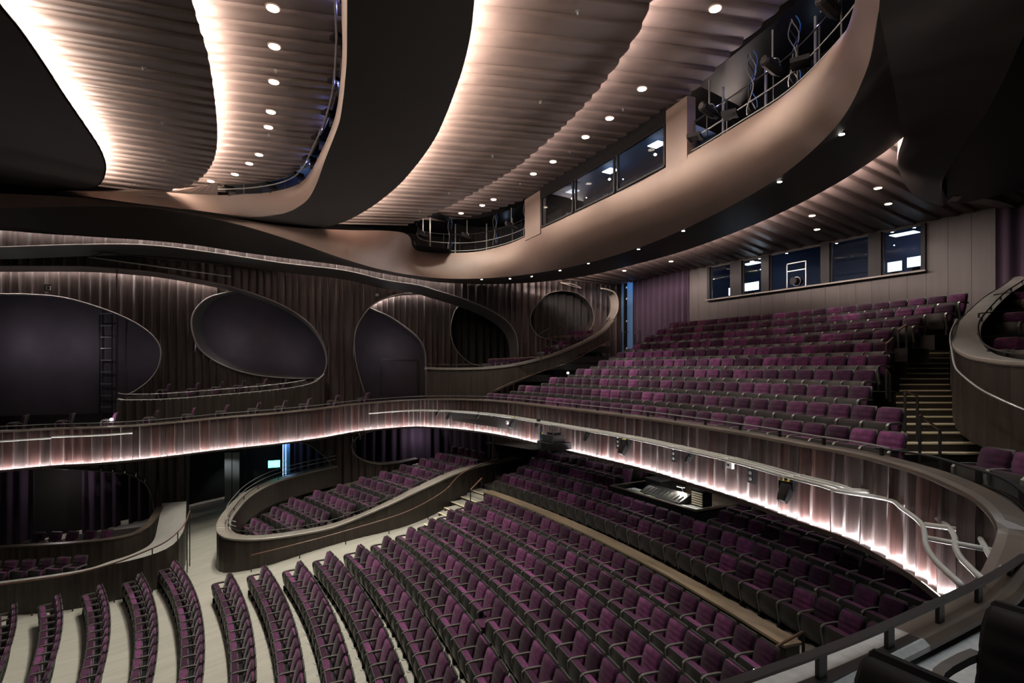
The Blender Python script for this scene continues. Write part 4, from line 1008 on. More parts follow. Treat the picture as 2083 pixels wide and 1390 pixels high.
POD = [p + po for p in V3(spline([Pd(*a) for a in pod_px], 160))]
fz = lambda p: floor_z(math.hypot(p.x - po.x - XC, p.y - po.y - YC)) - .05 + po.z
boards(POD, lambda p: min(fz(p), p.z - .6), pod, M['podwood'], .28, .55, 41)
mb = MB(); sweep(mb, POD, [(-.05, -.07), (-.05, -.01), (-.02, .01), (.42, .01), (.45, -.03), (.45, -.07)]); mb.build('ledge', M['ledged'], pod, smooth=False)
mb = MB(); sweep(mb, POD, rect(.36, .44, -1.0, -.06)); mb.build('inner_lining', M['podwood'], pod)
inner = offset(POD, .36, .16); MB().tube(inner, .018, 6).build('inner_rail', M['blackmetal'], pod, smooth=True)
for i in range(3, len(inner), 9): MB().bar(inner[i], inner[i] - Vector((0, 0, .16)), .03).build('rail_post', M['blackmetal'], pod)
for dz, w in ((.32, .30), (.50, .28)): MB().tube(offset(POD[:64], w, dz), .013, 6).build('upper_rail', M['steel'], pod, smooth=True)
hr = [Pd(*a) + po for a in ((511, 1130, 19.3), (600, 1108, 19.7), (700, 1081, 20.4), (825, 1042, 21.1), (900, 1001, 22.0), (933, 968, 23.2), (971, 948, 24.4), (1028, 932, 26.2), (1066, 920, 27.8))]
hrp = V3(spline(hr, 70)); MB().tube(offset(hrp, -.02), .024, 6).build('handrail', M['bronzerail'], pod, smooth=True)
for i in range(0, 70, 8): MB().bar(hrp[i] + Vector((0, 0, -.75)), hrp[i], .02, .03).build('handrail_post', M['blackmetal'], pod)
# the pod's raked rows
POD_ROWS = [(513, 1053, 4), (554, 1030, 6), (590, 1011, 7), (640, 996, 7), (687, 984, 7), (732, 969, 7), (775, 957, 6), (815, 944, 6), (855, 932, 6), (888, 920, 6), (919, 908, 5)]
pf = struct(empty('floor_pod'))
for i, (px, py, n) in enumerate(POD_ROWS):
    Rb = 35.0 + .93 * i; x, y = ray_circle(px, Rb); d = proj((x, y, 0))[2]; z = EYE - (py - HOR) / FPX * d - .94
    where = ORD[i + 1] + ' row inside the boat-shaped stalls pod'
    add_row('tipped-up purple velvet seat, ' + where, 'pod seats, ' + where, (XC, YC), Rb - .42, z, y, n=n)
    rows = []
    for yy in np.linspace(y + .5, y - n * .55 - .3, 8):
        th = math.asin((yy - YC) / Rb); rows.append([Vector((XC + r * math.cos(th), YC + r * math.sin(th), zz)) for r, zz in ((Rb - .95, z - .4), (Rb - .95, z), (Rb + .02, z), (Rb + .02, z - .4))])
    MB().grid(rows, close=True).build('tier', M['carpet'], pf)
# ---- mixing position
dk = tag(empty('mixing_desk', (13.8, 13.7, 2.9)), 'black walled mixing desk with grey worktop standing among the rear stalls rows', 'mixing desk')
X0, X1, Ya, Yb, ZT = 12.75 - 13.8, 15.1 - 13.8, 11.72 - 13.7, 15.72 - 13.7, 3.84 - 2.9
for nm, c, d in (('front_wall', (X0, 0, ZT / 2 - .1), (.08, Yb - Ya, ZT + .2)), ('side_wall', ((X0 + X1) / 2, Ya, ZT / 2 - .1), (X1 - X0, .08, ZT + .2)), ('side_wall', ((X0 + X1) / 2, Yb, ZT / 2 - .1), (X1 - X0, .08, ZT + .2))):
    w_ = MB().box(c, d).build(nm, M['black'], dk); MB().box((c[0], c[1], ZT + .01), (d[0] + .05, d[1] + .05, .04)).build('cap', M['capdark'], w_)
MB().box((X0 + .55, 0, ZT - .18), (.95, Yb - Ya - .1, .05)).build('worktop', M['deskgrey'], dk)
MB().box((X0 + 1.7, 0, ZT - .75), (1.3, Yb - Ya - .1, .05)).build('platform', M['greyfloor'], dk)
MB().box((X1 - .05, -.5, ZT - .05), (.06, 2.2, .9)).build('back_screen', M['capdark'], dk)
def on_desk(name, loc, label, cat): return tag(empty(name, (13.8 + loc[0], 13.7 + loc[1], 2.9 + loc[2])), label, cat)
t = on_desk('flight_case', (X0 + 1.35, 1.0, ZT - .70), 'tall black equipment rack standing behind the mixing desk', 'equipment rack')
MB().box((0, 0, .50), (.6, .75, 1.0)).build('case', M['black'], t); MB().box((0, 0, 1.01), (.64, .79, .04)).build('lid', M['shell'], t)
t = on_desk('mixing_console', (X0 + .75, .15, ZT - .15), 'long dark sound console lying along the mixing desk', 'console')
MB().add([(-.25, -.95, 0), (-.25, .95, 0), (.3, .95, 0), (.3, -.95, 0), (-.25, -.95, .08), (-.25, .95, .08), (.3, .95, .30), (.3, -.95, .30)], [(4, 5, 6, 7), (0, 1, 5, 4), (1, 2, 6, 5), (2, 3, 7, 6), (3, 0, 4, 7)]).build('console_body', M['blackmetal'], t)
for k in range(10): MB().box((-.02, -.8 + .17 * k, .19), (.3, .03, .02), Matrix.Rotation(-.38, 3, 'Y')).build('fader_strip', M['shell'], t)
t = on_desk('equipment_rack', (X0 + 1.05, -1.15, ZT - .15), 'small rack of pale slatted modules on the mixing desk', 'equipment rack')
MB().box((.1, 0, .26), (.4, .5, .52)).build('case', M['black'], t)
for k in range(6): MB().box((-.11, 0, .06 + .075 * k), (.02, .44, .045)).build('module', M['nosing'], t)
t = on_desk('task_lamp', (X0 + 1.1, -.35, ZT - .15), 'glowing warm task lamp behind the sound console', 'lamp')
MB().cyl((0, 0, 0), .08, .02, 12).build('base', M['black'], t); MB().tube([(0, 0, .02), (.05, 0, .3), (-.05, 0, .48)], .012, 6).build('arm', M['black'], t); MB().box((-.06, 0, .48), (.12, .3, .03)).build('shade', M['black'], t); MB().box((-.06, 0, .46), (.10, .26, .012)).build('bulb', emat('task_glow', (1, .9, .7), 25), t)
lamp_light('task_light', 'SPOT', (-.06, 0, .44), 260, (1, .92, .76), t, size=.1, angle=150, blend=.7)
t = on_desk('paper_sheets', (X0 + .5, -1.3, ZT - .15), 'loose white sheets spread at the near end of the worktop', 'papers')
for k in range(5): MB().box((.05 * math.sin(k * 2), -.2 + .14 * k, .004 + .004 * k), (.3, .21, .002), Matrix.Rotation(.3 * k, 3, 'Z')).build('sheet', M['white'], t)
t = on_desk('cable_bundle', (X0 + .38, 1.2, ZT - .15), 'tangle of yellow, green and white cables on the worktop', 'cables')
for k in range(9):
    rr = random.Random(k); MB().tube([(.08 * math.sin(a * rr.uniform(.8, 1.6) + k) + .03 * k % .2, -.9 + .1 * a + .25 * math.cos(a + k) + .08 * k, .02 + .04 * abs(math.sin(a * 1.7 + k))) for a in np.linspace(0, 6.5, 22)], .012, 5).build('cable', M[('yellow', 'green', 'white', 'yellow', 'white', 'green', 'blackmetal', 'white', 'blackmetal')[k]], t, smooth=True)
t = on_desk('tablet', (X0 + .35, -.75, ZT - .15), 'thin black tablet lying on the grey worktop', 'tablet'); MB().box((0, 0, .015), (.2, .42, .02), Matrix.Rotation(.2, 3, 'Z')).build('case', M['black'], t); MB().box((0, 0, .027), (.17, .38, .004), Matrix.Rotation(.2, 3, 'Z')).build('screen', M['shell'], t)

# ================================================================== LOWER SIDE BOX + RAMP (stage end of the far side)
bx = tag(empty('side_box', Pd(140, 1180, 20.5)), 'low curved side box of dark boards with brown ledge beside the ramp', 'side box'); bo = -Vector(bx.location)
BX = [p + bo for p in V3(spline([Pd(*a) for a in ((-160, 1122, 19.6), (-60, 1117, 20), (0, 1113, 20.2), (140, 1105, 20.5), (245, 1093, 20.8), (300, 1072, 21.6), (325, 1040, 23), (330, 1028, 23.8))], 80))]
boards(BX, lambda p: p.z - 1.15, bx, M['podwood'], .25, .45, 43)
mb = MB(); sweep(mb, BX, rect(-.04, .22, -.05, 0)); mb.build('ledge', M['capdark'], bx)
mb = MB(); sweep(mb, BX, rect(.2, 3.2, -1.0, -.85)); mb.build('box_floor', M['carpet'], bx)
rp = tag(empty('ramp', Pd(293, 1190, 18.9)), 'curved grey access ramp sweeping round the low side box', 'ramp'); ro = -Vector(rp.location)
ro_px = [(-160, 1206, 17.4), (-60, 1196, 17.7), (0, 1189, 17.9), (130, 1171, 18.2), (220, 1152, 18.6), (293, 1135, 18.9), (342, 1116, 19.3), (367, 1092, 19.9), (377, 1063, 21), (379, 1020, 23.4)]
ri_px = [(-160, 1196, 18.3), (-60, 1188, 18.5), (0, 1183, 18.6), (100, 1170, 18.9), (178, 1157, 19.2), (225, 1142, 19.6), (275, 1125, 20.1), (310, 1103, 20.8), (321, 1068, 22), (329, 1024, 24)]
RO = [p + ro for p in V3(splineU([Pd(*a) for a in ro_px], 8))]; RI = [p + ro for p in V3(splineU([Pd(*a) for a in ri_px], 8))]
MB().grid([[a.lerp(b, t) for t in (0, .33, .66, 1)] for a, b in zip(RO, RI)]).build('walkway', M['ledge'], rp, smooth=True)
boards(RO, lambda p: -.05 + ro.z, rp, M['podwood'], .25, .5, 44, top=.03)
rr_ = [Pd(*a) + ro for a in ((-160, 1207, 17.2), (0, 1190, 17.75), (130, 1172, 18.05), (220, 1150, 18.45), (293, 1123, 18.75), (341, 1100, 19.1), (374, 1068, 19.7), (386, 1040, 20.6))]
rrp = V3(spline(rr_, 60)); MB().tube(rrp, .026, 8).build('handrail', M['bronzerail'], rp, smooth=True)
for i in (3, 12, 20, 28, 36, 44, 50, 55, 59): MB().bar(Vector((rrp[i].x, rrp[i].y, -.02 + ro.z)), rrp[i], .035).build('handrail_post', M['blackmetal'], rp)
face = math.atan2(-CY, -SY)
for k, (px, py) in enumerate(((76, 1083), (110, 1082), (144, 1081), (180, 1079), (214, 1077))):
    p = Pd(px, py, 21.2 + .004 * px); SEATS.append([p.x - .44 * SY, p.y - .44 * CY, p.z - .94, face - .12, 'tipped-up purple seat on the low side box behind the brown ledge', 'side box seats behind the ledge', 'up', k == 4, False])
for k, (px, py) in enumerate(((-17, 1141), (18, 1140), (54, 1138), (90, 1136), (125, 1133), (160, 1130))):
    p = Pd(px, py, 19.7); SEATS.append([p.x - .44 * SY, p.y - .44 * CY, p.z - .94, face - .12, 'tipped-up purple seat between the low side box wall and the ramp', 'side box seats beside the ramp', 'up', k == 5, False])
# doorway glow, exit sign, blue slot in the far lower wall
LD2 = off_plane(W1A, W1B, 1.4)
def panel_px(name, x0, x1, y0_, y1_, L, m, parent, th=.06):
    a, b = to_uz(Pp(x0, y0_, *L), L), to_uz(Pp(x1, y1_, *L), L); vs = [from_uz(u, z, L, w) for w in (0, th) for u, z in ((a[0], b[1]), (b[0], b[1]), (b[0], a[1]), (a[0], a[1]))]
    vs = [v - Vector(parent.location) for v in vs] if parent else vs
    return MB().add(vs, [(4, 5, 6, 7), (0, 1, 5, 4), (1, 2, 6, 5), (2, 3, 7, 6), (3, 0, 4, 7)]).build(name, m, parent)
t = struct(empty('door_3', Pp(470, 1050, *LD2))); panel_px('door_leaf', 457, 471, 921, 1062, LD2, M['ledge'], t); panel_px('door_leaf', 473, 487, 921, 1055, LD2, M['ledge'], t); panel_px('hinge_strip', 471, 473, 921, 1060, LD2, M['shell'], t)
lamp_light('door_leaf_fill', 'SPOT', Pp(430, 900, *off_plane(W1A, W1B, -.5)), 2600, (.85, .92, 1), size=.2, angle=60, target=Pp(472, 1000, *LD2))  # spot added on the house side to brighten the door leaves
t = tag(empty('exit_sign', Pp(557, 944, *LD2)), 'glowing green emergency exit sign beside the blue slot', 'exit sign'); panel_px('sign_case', 544, 571, 936.5, 952, LD2, M['black'], t, .10); panel_px('sign_face', 545.5, 569.5, 938, 950.5, off_plane(W1A, W1B, 1.29), M['exit'], t, .01)
lamp_light('exit_glow', 'POINT', Pp(557, 944, *off_plane(W1A, W1B, 1.0)), 6, (.1, 1, .7), size=.1)
t = tag(empty('lighting_slot', Pp(583, 985, *LD2)), 'narrow blue-lit slot with a ladder beside the green exit sign', 'wall slot'); panel_px('back_panel', 575, 590, 898, 988, LD2, M['bluelit'], t, .02)
for a in (575, 581): panel_px('lit_edge', a, a + .8, 898, 986, LD2, emat('slot_edge', (.7, .85, 1), 2.5), t, .05)
for y in (938, 960): panel_px('rung', 575, 583, y, y + 1, LD2, M['white'], t, .06)
lamp_light('slot_light', 'POINT', Pp(582, 905, *off_plane(W1A, W1B, 1.0)), 10, (.35, .6, 1), size=.1)
lamp_light('drape_fill', 'POINT', Pp(120, 985, *off_plane(W1A, W1B, .9)), 30, (1, .85, .9), size=.03)  # unseen point lights added to brighten the drapes in the lower openings
lamp_light('drape_fill', 'POINT', Pp(850, 890, *off_plane(W1A, W1B, .9)), 36, (1, .9, .95), size=.03)
lamp_light('desk_fill', 'SPOT', (13.2, 13.6, 5.3), 120, (1, .97, .9), size=.05, angle=110, target=(13.3, 13.6, 3.7))  # unseen spot added to brighten the worktop
# ================================================================== CIRCLE LEVEL, FAR SIDE
# side gallery seats behind the far arm of the balcony front
for px in (40, 118, 210, 296, 370, 440, 508, 568, 626, 690, 740):
    p = ring_at(ring_s(px), .85, -.42); SEATS.append([p.x, p.y, p.z, math.pi, 'single purple seat on the far side gallery behind the balcony rail', 'far side gallery seats', 'up', True, False])
cf2 = struct(empty('floor_side_gallery')); mb = MB(); sweep(mb, [ring_at(q) for q in np.linspace(0, ring_s(860), 60)], rect(.3, 1.9, -.62, -.42)); mb.build('gallery_slab', M['carpet'], cf2)
# box ledge in the big opening
LB = off_plane(W1A, W1B, .7)
bp = tag(empty('gallery_box', Pp(440, 850, *LB)), 'pale-ledged wall box under the big oval openings of the far wall', 'side box'); b0 = -Vector(bp.location)
BP = [p + b0 for p in V3(spline([Pp(x, y, *LB) for x, y in ((238, 812), (258, 814), (338, 812), (440, 804), (541, 795), (609, 786), (642, 776), (660, 761))], 70))]
mb = MB(); sweep(mb, BP, rect(-.02, .5, -.07, 0)); mb.build('ledge', M['ledge'], bp)
boards(BP, lambda p: EYE - 3.2 + b0.z, bp, M['podwood'], .3, .5, 47, depth=.06)
MB().tube(offset(BP[:62], .2, .26), .016, 6).build('rail', M['steel'], bp, smooth=True)
for i in range(2, 62, 7): MB().bar(offset(BP, .2)[i], offset(BP, .2, .26)[i], .025).build('rail_post', M['blackmetal'], bp)
mb = MB(); sweep(mb, BP, rect(.5, 1.5, -.5, -.3)); mb.build('box_floor', M['carpet'], bp)
LBs = off_plane(W1A, W1B, 1.45)
for px, py in ((336, 780), (394, 778), (444, 775), (489, 772), (534, 769), (577, 768)):
    p = Pp(px, py, *LBs); SEATS.append([p.x - .3, p.y, p.z - .94, math.pi, 'single purple seat in profile on the pale-ledged wall box', 'wall box seats', 'up', True, False])
# rear side box with its rising ledge, framing the end of the far wall
SWP = ((9.5, 26.6), (20.7, 25.2))
sw = tag(empty('circle_box', Pp(880, 800, *SWP)), 'rear side box wall with a rising polished ledge that curls up at the corner', 'side box'); so = -Vector(sw.location)
led_px = [(868, 747), (900, 748), (950, 748), (1000, 746), (1060, 738), (1130, 719), (1190, 694), (1228, 672), (1248, 650)]
LP_ = [p + so for p in V3(spline([Pp(x, y, *SWP) for x, y in led_px], 90))]
mb = MB(); sweep(mb, LP_, rect(-.05, .55, -.12, 0)); mb.build('ledge', M['ledged'], sw)
boards(LP_, lambda p: EYE - 2.2 + max(0, (p.x - so.x - 11)) * .40 + so.z, sw, M['podwood'], .3, .6, 51)
arch_px = [(1248, 650), (1256, 632), (1257, 612), (1251, 597), (1238, 590), (1222, 587)]
AP = [p + so for p in V3(spline([Pp(x, y, *SWP) for i, (x, y) in enumerate(arch_px)], 50))]
rows = []
for p in AP: rows.append([p + Vector((0, w, 0)) for w in (0, .35, .7)])
MB().grid(rows).build('corner_band', M['rim'], sw, smooth=True); 
MB().tube(AP, .05, 6).build('corner_band_edge', M['ledged'], sw, smooth=True)
ir = offset(LP_, .42, .16); MB().tube(ir, .016, 6).build('rail', M['blackmetal'], sw, smooth=True)
for i in range(2, 90, 8): MB().bar(ir[i], ir[i] - Vector((0, 0, .17)), .025).build('rail_post', M['blackmetal'], sw)
hr = [Pp(*a, (9.5, 26.4), (20.7, 25.0)) + so for a in ((1000, 797), (1040, 779), (1100, 757), (1160, 735), (1215, 707), (1250, 688))]
MB().tube(V3(spline(hr, 30)), .02, 6).build('handrail', M['bronzerail'], sw, smooth=True)
for k, (px, py, n, yp) in enumerate(((1003, 729, 8, 27.3), (1112, 706, 6, 26.9), (1142, 692, 5, 26.8), (1165, 672, 4, 26.9))):
    for i in range(n):
        p = Pp(px + i * 12.5, py - i * .4, (-30, yp), (30, yp)); SEATS.append([p.x - .4, p.y, p.z - .94, math.pi * 1.12, 'tipped-up seat in the rear side box, %s row up from the ledge end' % ORD[k + 1], 'rear side box seats, %s row' % ORD[k + 1], 'up', i == n - 1, False])
fb = struct(empty('floor_circle_box'))
for k, (px, py, n, yp) in enumerate(((1003, 729, 8, 27.3), (1112, 706, 6, 26.9), (1142, 692, 5, 26.8), (1165, 672, 4, 26.9))):
    p = Pp(px, py, (-30, yp), (30, yp)); q = Pp(px + n * 12.5, py, (-30, yp), (30, yp)); MB().box(((p.x + q.x) / 2, yp + .3, p.z - 1.15), (q.x - p.x + 1.2, 1.7, .4)).build('tier', M['carpet'], fb)
for a, lab in (((1066, 700, 1118, 667, 725, 700, 31), 'long sloping handrail climbing towards the round draped opening'), ((1138, 672, 1146, 667, 700, 690, 31), 'short handrail hoop beside the round draped opening')):
    hoop(*a, lab, Z2=32)
for i, a in enumerate(((1112, 687, 1185, 684, 703, 700, 31.5), (1137, 665, 1238, 662, 690, 685, 32.5), (1126, 684, 1228, 679, 700, 692, 32), (993, 731, 1100, 726, 745, 742, 29.5))):
    hoop(*a, 'level black guard bar between rows of the rear side box', 'guard bars in the rear side box')
hoop(1265, 677, 1281, 675, 715, 705, 33.5, 'small handrail hoop at the foot of the blue-lit gap', Z2=33.6)
hoop(1291, 680, 1302, 672, 714, 708, 28.4, 'small handrail hoop between blue-lit gap and circle seats', Z2=28.6)
# bright wall lights
for px, py, P_, lab in ((1155, 759, (-30, 24.9), 'tiny bright wall light at the foot of the rear side box'), ):
    p = Pp(px, py, (9.5, 26.45), (20.7, 25.05)); t = tag(empty('wall_light', p), lab, 'wall light'); MB().cyl((0, -.06, 0), .05, .06, 12, axis='y').build('lens', M['spotglow'], t); MB().cyl((0, 0, 0), .07, .05, 12, axis='y').build('housing', M['steel'], t); lamp_light('beam', 'POINT', (0, -.2, 0), 12, (1, .96, .9), t, size=.05)
p = ring_at(ring_s(232), .3, .25); t = tag(empty('rail_light', p), 'tiny bright light at the far gallery rail', 'wall light'); MB().lathe([(.01, -.05), (.05, -.03), (.06, .01), (.03, .05)], 12).build('lens', M['spotglow'], t); MB().cyl((0, 0, -.22), .02, .2, 8).build('stem', M['blackmetal'], t); lamp_light('beam', 'POINT', (0, -.1, .15), 8, (1, .96, .9), t, size=.05)
# ladder in the left opening, sensors, lighting truss in the upper recess
LL = off_plane(W1A, W1B, 4.2)
t = tag(empty('wall_ladder', Pp(215, 850, *LL)), 'steel wall ladder with pale rungs in the dark slot behind the left opening', 'ladder'); lo_ = -Vector(t.location)
panel_px('slot_back', 200, 229, 634, 852, off_plane(W1A, W1B, 4.5), M['booth'], t, .02)
panel_px('slot_glow', 207, 229, 637, 672, off_plane(W1A, W1B, 4.45), mat('slot_blue', (.03, .10, .17), .5), t, .02)
for px in (203, 228): MB().bar(Pp(px, 640, *LL) + lo_, Pp(px, 848, *LL) + lo_, .06).build('stringer', M['blackmetal'], t)
for y in (638, 663, 686, 709, 733, 757, 781, 805, 828): MB().bar(Pp(203, y, *LL) + lo_, Pp(228, y, *LL) + lo_, .05).build('rung', M['steel'], t)
for px, py, L, lab in ((98, 586, L3, 'white square wall sensor in a black frame above the left opening'), (767, 600, L2, 'small white square wall sensor beside the bronze arch')):
    t = tag(empty('wall_sensor', Pp(px, py, *off_plane(*L, -.16))), lab, 'sensor'); L_ = off_plane(*L, -.16); s_ = 7 if px < 200 else 4
    panel_px('frame', px - s_, px + s_, py - s_, py + s_, L_, M['black'], t, .05); panel_px('sensor_face', px - s_ * .7, px + s_ * .7, py - s_ * .7, py + s_ * .7, off_plane(*L, -.215), M['white'], t, .02); panel_px('sensor_eye', px - s_ * .25, px + s_ * .25, py - s_ * .3, py + s_ * .3, off_plane(*L, -.24), M['black'], t, .01)
LT = off_plane(W1A, W1B, .8)
t = tag(empty('lighting_truss', Pp(330, 540, *LT)), 'thin black lighting truss in the recess under the upper bronze beam', 'truss'); to = -Vector(t.location)
A_, B_ = (180, 523), (470, 563); C_, D_ = (196, 512), (468, 540)
MB().tube([Pp(*A_, *LT) + to, Pp(*B_, *LT) + to], .03, 6).build('chord', M['steel'], t); MB().tube([Pp(*C_, *LT) + to, Pp(*D_, *LT) + to], .03, 6).build('chord', M['blackmetal'], t)
for k in range(9):
    f = k / 8; a = Pp(A_[0] + (B_[0] - A_[0]) * f, A_[1] + (B_[1] - A_[1]) * f, *LT); f2 = min(1, f + .06); b = Pp(C_[0] + (D_[0] - C_[0]) * f2, C_[1] + (D_[1] - C_[1]) * f2, *LT)
    MB().bar(a + to, b + to, .03).build('web', M['blackmetal'], t)
# ================================================================== RIGHT POD of the circle
rpod = tag(empty('circle_pod', Pd(1990, 900, 11)), 'dark boarded pod with a broad pale ledge curving beside the aisle stair', 'seating pod'); r0_ = -Vector(rpod.location)
rp_px = [(2500, 757, 6.6), (2250, 744, 8.0), (2083, 737, 9.2), (2035, 734, 9.8), (1984, 726, 10.6), (1958, 716, 11.1), (1943, 702, 11.6), (1940, 682, 12.2), (1945, 664, 12.8), (1958, 649, 13.4), (1984, 623, 14.4), (2009, 602, 15.3), (2035, 586, 16.1), (2061, 566, 17.2), (2083, 541, 18.6), (2092, 520, 19.4)]
RP = [p + r0_ for p in V3(spline([Pd(*a) for a in rp_px], 120))]
mb = MB(); sweep(mb, RP, [(.03, -.06), (.03, 0), (-.46, 0), (-.46, -.06)]); mb.build('ledge', M['ledge'], rpod)
mb = MB(); sweep(mb, RP, [(.03, -.08), (.05, -.05), (.05, 0.0), (.03, .02)]); mb.build('ledge_edge', M['rim'], rpod)
boards(RP, lambda p: p.z - 1.7, rpod, M['podwood'], .3, .5, 55, side=-1)
ir = offset(RP, -.42, .10); MB().tube(ir, .018, 6).build('rail', M['blackmetal'], rpod, smooth=True)
for i in range(4, 118, 9): MB().bar(ir[i], ir[i] - Vector((0, 0, .10)), .03).build('rail_post', M['blackmetal'], rpod)
orr = [Pd(*a) + r0_ for a in ((1947, 650, 13.2), (1936, 672, 12.3), (1933, 690, 11.9), (1936, 712, 11.5), (1943, 746, 10.9), (1960, 766, 10.4), (1994, 792, 9.8), (2033, 812, 9.3), (2083, 834, 8.9), (2170, 868, 8.4))]
MB().tube(V3(spline(orr, 60)), .022, 6).build('handrail', M['steel'], rpod, smooth=True)
bandp = [(1926, 410, 16.6), (1958, 412, 16.8), (2009, 418, 17.2), (2048, 431, 17.8), (2072, 452, 18.4), (2086, 475, 18.8), (2092, 500, 19.2), (2090, 522, 19.3)]
BD = [p + r0_ for p in V3(spline([Pd(*a) for a in bandp], 50))]
rows = [[p, p + Vector((-.45, -.35, 0)), p + Vector((-.45, -.35, .5))] for p in BD]; MB().grid(rows).build('curved_band', M['ledged'], rpod, smooth=False)
for a in ((1997, 686, 2150, 676, 11.6), (1991, 638, 2150, 622, 13.2), (2022, 600, 2150, 583, 15.2)):
    MB().bar(Pd(a[0], a[1], a[4]) + r0_, Pd(a[2], a[3], a[4] - .4) + r0_, .025).build('guard_bar', M['blackmetal'], rpod); MB().bar(Pd(a[0], a[1], a[4]) + r0_, Pd(a[0], a[1], a[4]) + r0_ - Vector((0, 0, .9)), .03).build('guard_post', M['blackmetal'], rpod)
for i, (px, py, d) in enumerate(((2056, 683, 11.7), (2107, 683, 11.3), (2070, 632, 13.4), (2118, 632, 13.0), (2078, 590, 15.0))):
    p = Pd(px, py, d); SEATS.append([p.x - .42, p.y + .1, p.z - .94, math.pi * .97, 'tipped-up purple seat inside the broad-ledged circle pod', 'circle pod seats', 'up', True, False])
fp = struct(empty('floor_circle_pod'))
for i, (x, z) in enumerate(((11.2, -.95), (12.9, -.6), (14.8, -.15), (16.8, .4), (18.8, .95))): MB().box((x, -.6 + (x - 11.2) * .36, EYE + z - .3), (2.1, 5.4, .5)).build('tier', M['carpet'], fp)
# two seats at the near end of the front row, and the photographer's own gallery seats
for px, py, d in ((2025, 925, 8.4), (2098, 935, 7.9)):
    p = Pd(px, py, d); SEATS.append([p.x - .40, p.y + .18, EYE - 2.17, math.pi * .87, 'purple seat on the grey gallery floor at the foot of the pod', 'front seats below the circle pod', 'up', True, False])
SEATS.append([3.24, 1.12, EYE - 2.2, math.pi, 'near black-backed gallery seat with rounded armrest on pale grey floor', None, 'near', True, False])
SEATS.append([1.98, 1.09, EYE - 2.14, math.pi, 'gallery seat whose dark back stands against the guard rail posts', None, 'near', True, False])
# ================================================================== CATWALK SLOTS in the ceiling
def slot(path_low, path_name, depth, h, label, rails, lampcols, mull=None, seed=0):
    t = tag(empty('catwalk', path_low[len(path_low) // 2]), label, 'catwalk'); o = -Vector(t.location); P = [Vector(p) + o for p in path_low]
    rows = [[p + Vector((.05, 0, -.05)), p + Vector((depth, 0, -.05)), p + Vector((depth, 0, h)), p + Vector((.3, 0, h + .2))] for p in P]
    MB().grid(rows).build('catwalk_shell', M['black'], t, fix=False)
    for (dx, dz, rr, mm) in rails: MB().tube([p + Vector((dx, 0, dz)) for p in P], rr, 6).build('guard_rail', M[mm], t, smooth=True)
    rnd_ = random.Random(seed); n = len(P)
    for i in range(2, n, 3):
        MB().bar(P[i] + Vector((.25, 0, 0)), P[i] + Vector((.25, 0, 1.0)), .03).build('upright', M['blackmetal'], t)
        if i % 6 == 2: MB().bar(P[i] + Vector((.9, 0, 0)), P[i] + Vector((.9, 0, h)), .05).build('hanger', M['pipe'], t)
    return t
TAs = TA[(TA[:, 1] > 4.2) & (TA[:, 1] < 27.6) & (TA[:, 0] > 8.3)]
def ta_px(px):
    k = min(range(len(TAs)), key=lambda i: abs(proj(TAs[i])[0] - px)); return k
def seg(px0, px1, n=30):
    a, b = sorted((ta_px(px0), ta_px(px1))); S = TAs[a:b + 1]; return V3(spline([Vector(p) for p in S], n))
R_ = ((.12, .12, .02, 'pipe'), (.25, .55, .018, 'steel'), (.25, 1.0, .022, 'blackmetal'))
CW = [slot(seg(1400, 1775), 's', 2.2, 1.9, 'open catwalk slot with rails and cables above the sweeping brown fascia', R_, None, seed=1), slot(seg(830, 1072), 's', 2.0, 1.6, 'low catwalk slot at the far end of the sweeping brown fascia', R_, None, seed=2)]
def rig(t, base, kind, k):
    o = -Vector(t.location); p = Vector(base) + o; rnd_ = random.Random(k)
    if kind == 'lamp':
        b = MB(); loft(b, [[p + Vector((x, math.cos(a) * r, .85 + math.sin(a) * r - .25 * x)) for a in np.linspace(0, 6.28, 8, endpoint=False)] for x, r in ((-.32, .09), (-.28, .13), (.12, .14), (.3, .08))]); b.build('stage_lamp', M['blackmetal'], t)
        MB().tube([p + Vector((0, .18 * math.cos(a), .85 + .18 * math.sin(a))) for a in np.linspace(0, 3.14, 9)], .014, 5).build('lamp_yoke', M['steel'], t); MB().bar(p + Vector((0, 0, 1.03)), p + Vector((0, 0, 1.7)), .03).build('lamp_hanger', M['pipe'], t)
    elif kind == 'bracket':
        MB().box(p + Vector((-.02, 0, .38)), (.4, .36, .10), Matrix.Rotation(.5, 3, 'Z')).build('bracket_box', M['black'], t); MB().bar(p + Vector((.1, 0, .3)), p + Vector((.35, .1, -.02)), .06).build('bracket_arm', M['black'], t)
    elif kind == 'bag':
        b = MB(); loft(b, [[p + Vector((math.cos(a) * r * (1 + .2 * math.sin(3 * a)), math.sin(a) * r, z)) for a in np.linspace(0, 6.28, 10, endpoint=False)] for z, r in ((.52, .03), (.55, .12), (.66, .16), (.80, .12), (.92, .06), (1.0, .03), (1.06, .05))]); b.build('plastic_bag', mat('clear_bag', (.5, .55, .6), .25, trans=.6), t, smooth=True)
        for j, mm in enumerate(('yellow', 'red', 'blue')): MB().box(p + Vector((.03 * j - .03, .02, .70 + .02 * j)), (.06, .08, .05)).build('cable_coil', M[mm], t)
    else:
        for j in range(4): MB().tube([p + Vector((.2 + .05 * j, .1 * math.sin(q * 2 + j), 1.7 - .35 * q + .05 * j)) for q in np.linspace(0, 4.2, 12)], .012, 5).build('hanging_cable', M[('steel', 'blackmetal', 'pipe', 'blue')[j]], t)
for px, kind in ((1410, 'bracket'), (1440, 'lamp'), (1490, 'bracket'), (1515, 'cable'), (1572, 'lamp'), (1600, 'cable'), (1625, 'bracket'), (1690, 'lamp')): rig(CW[0], TAs[ta_px(px)], kind, px)
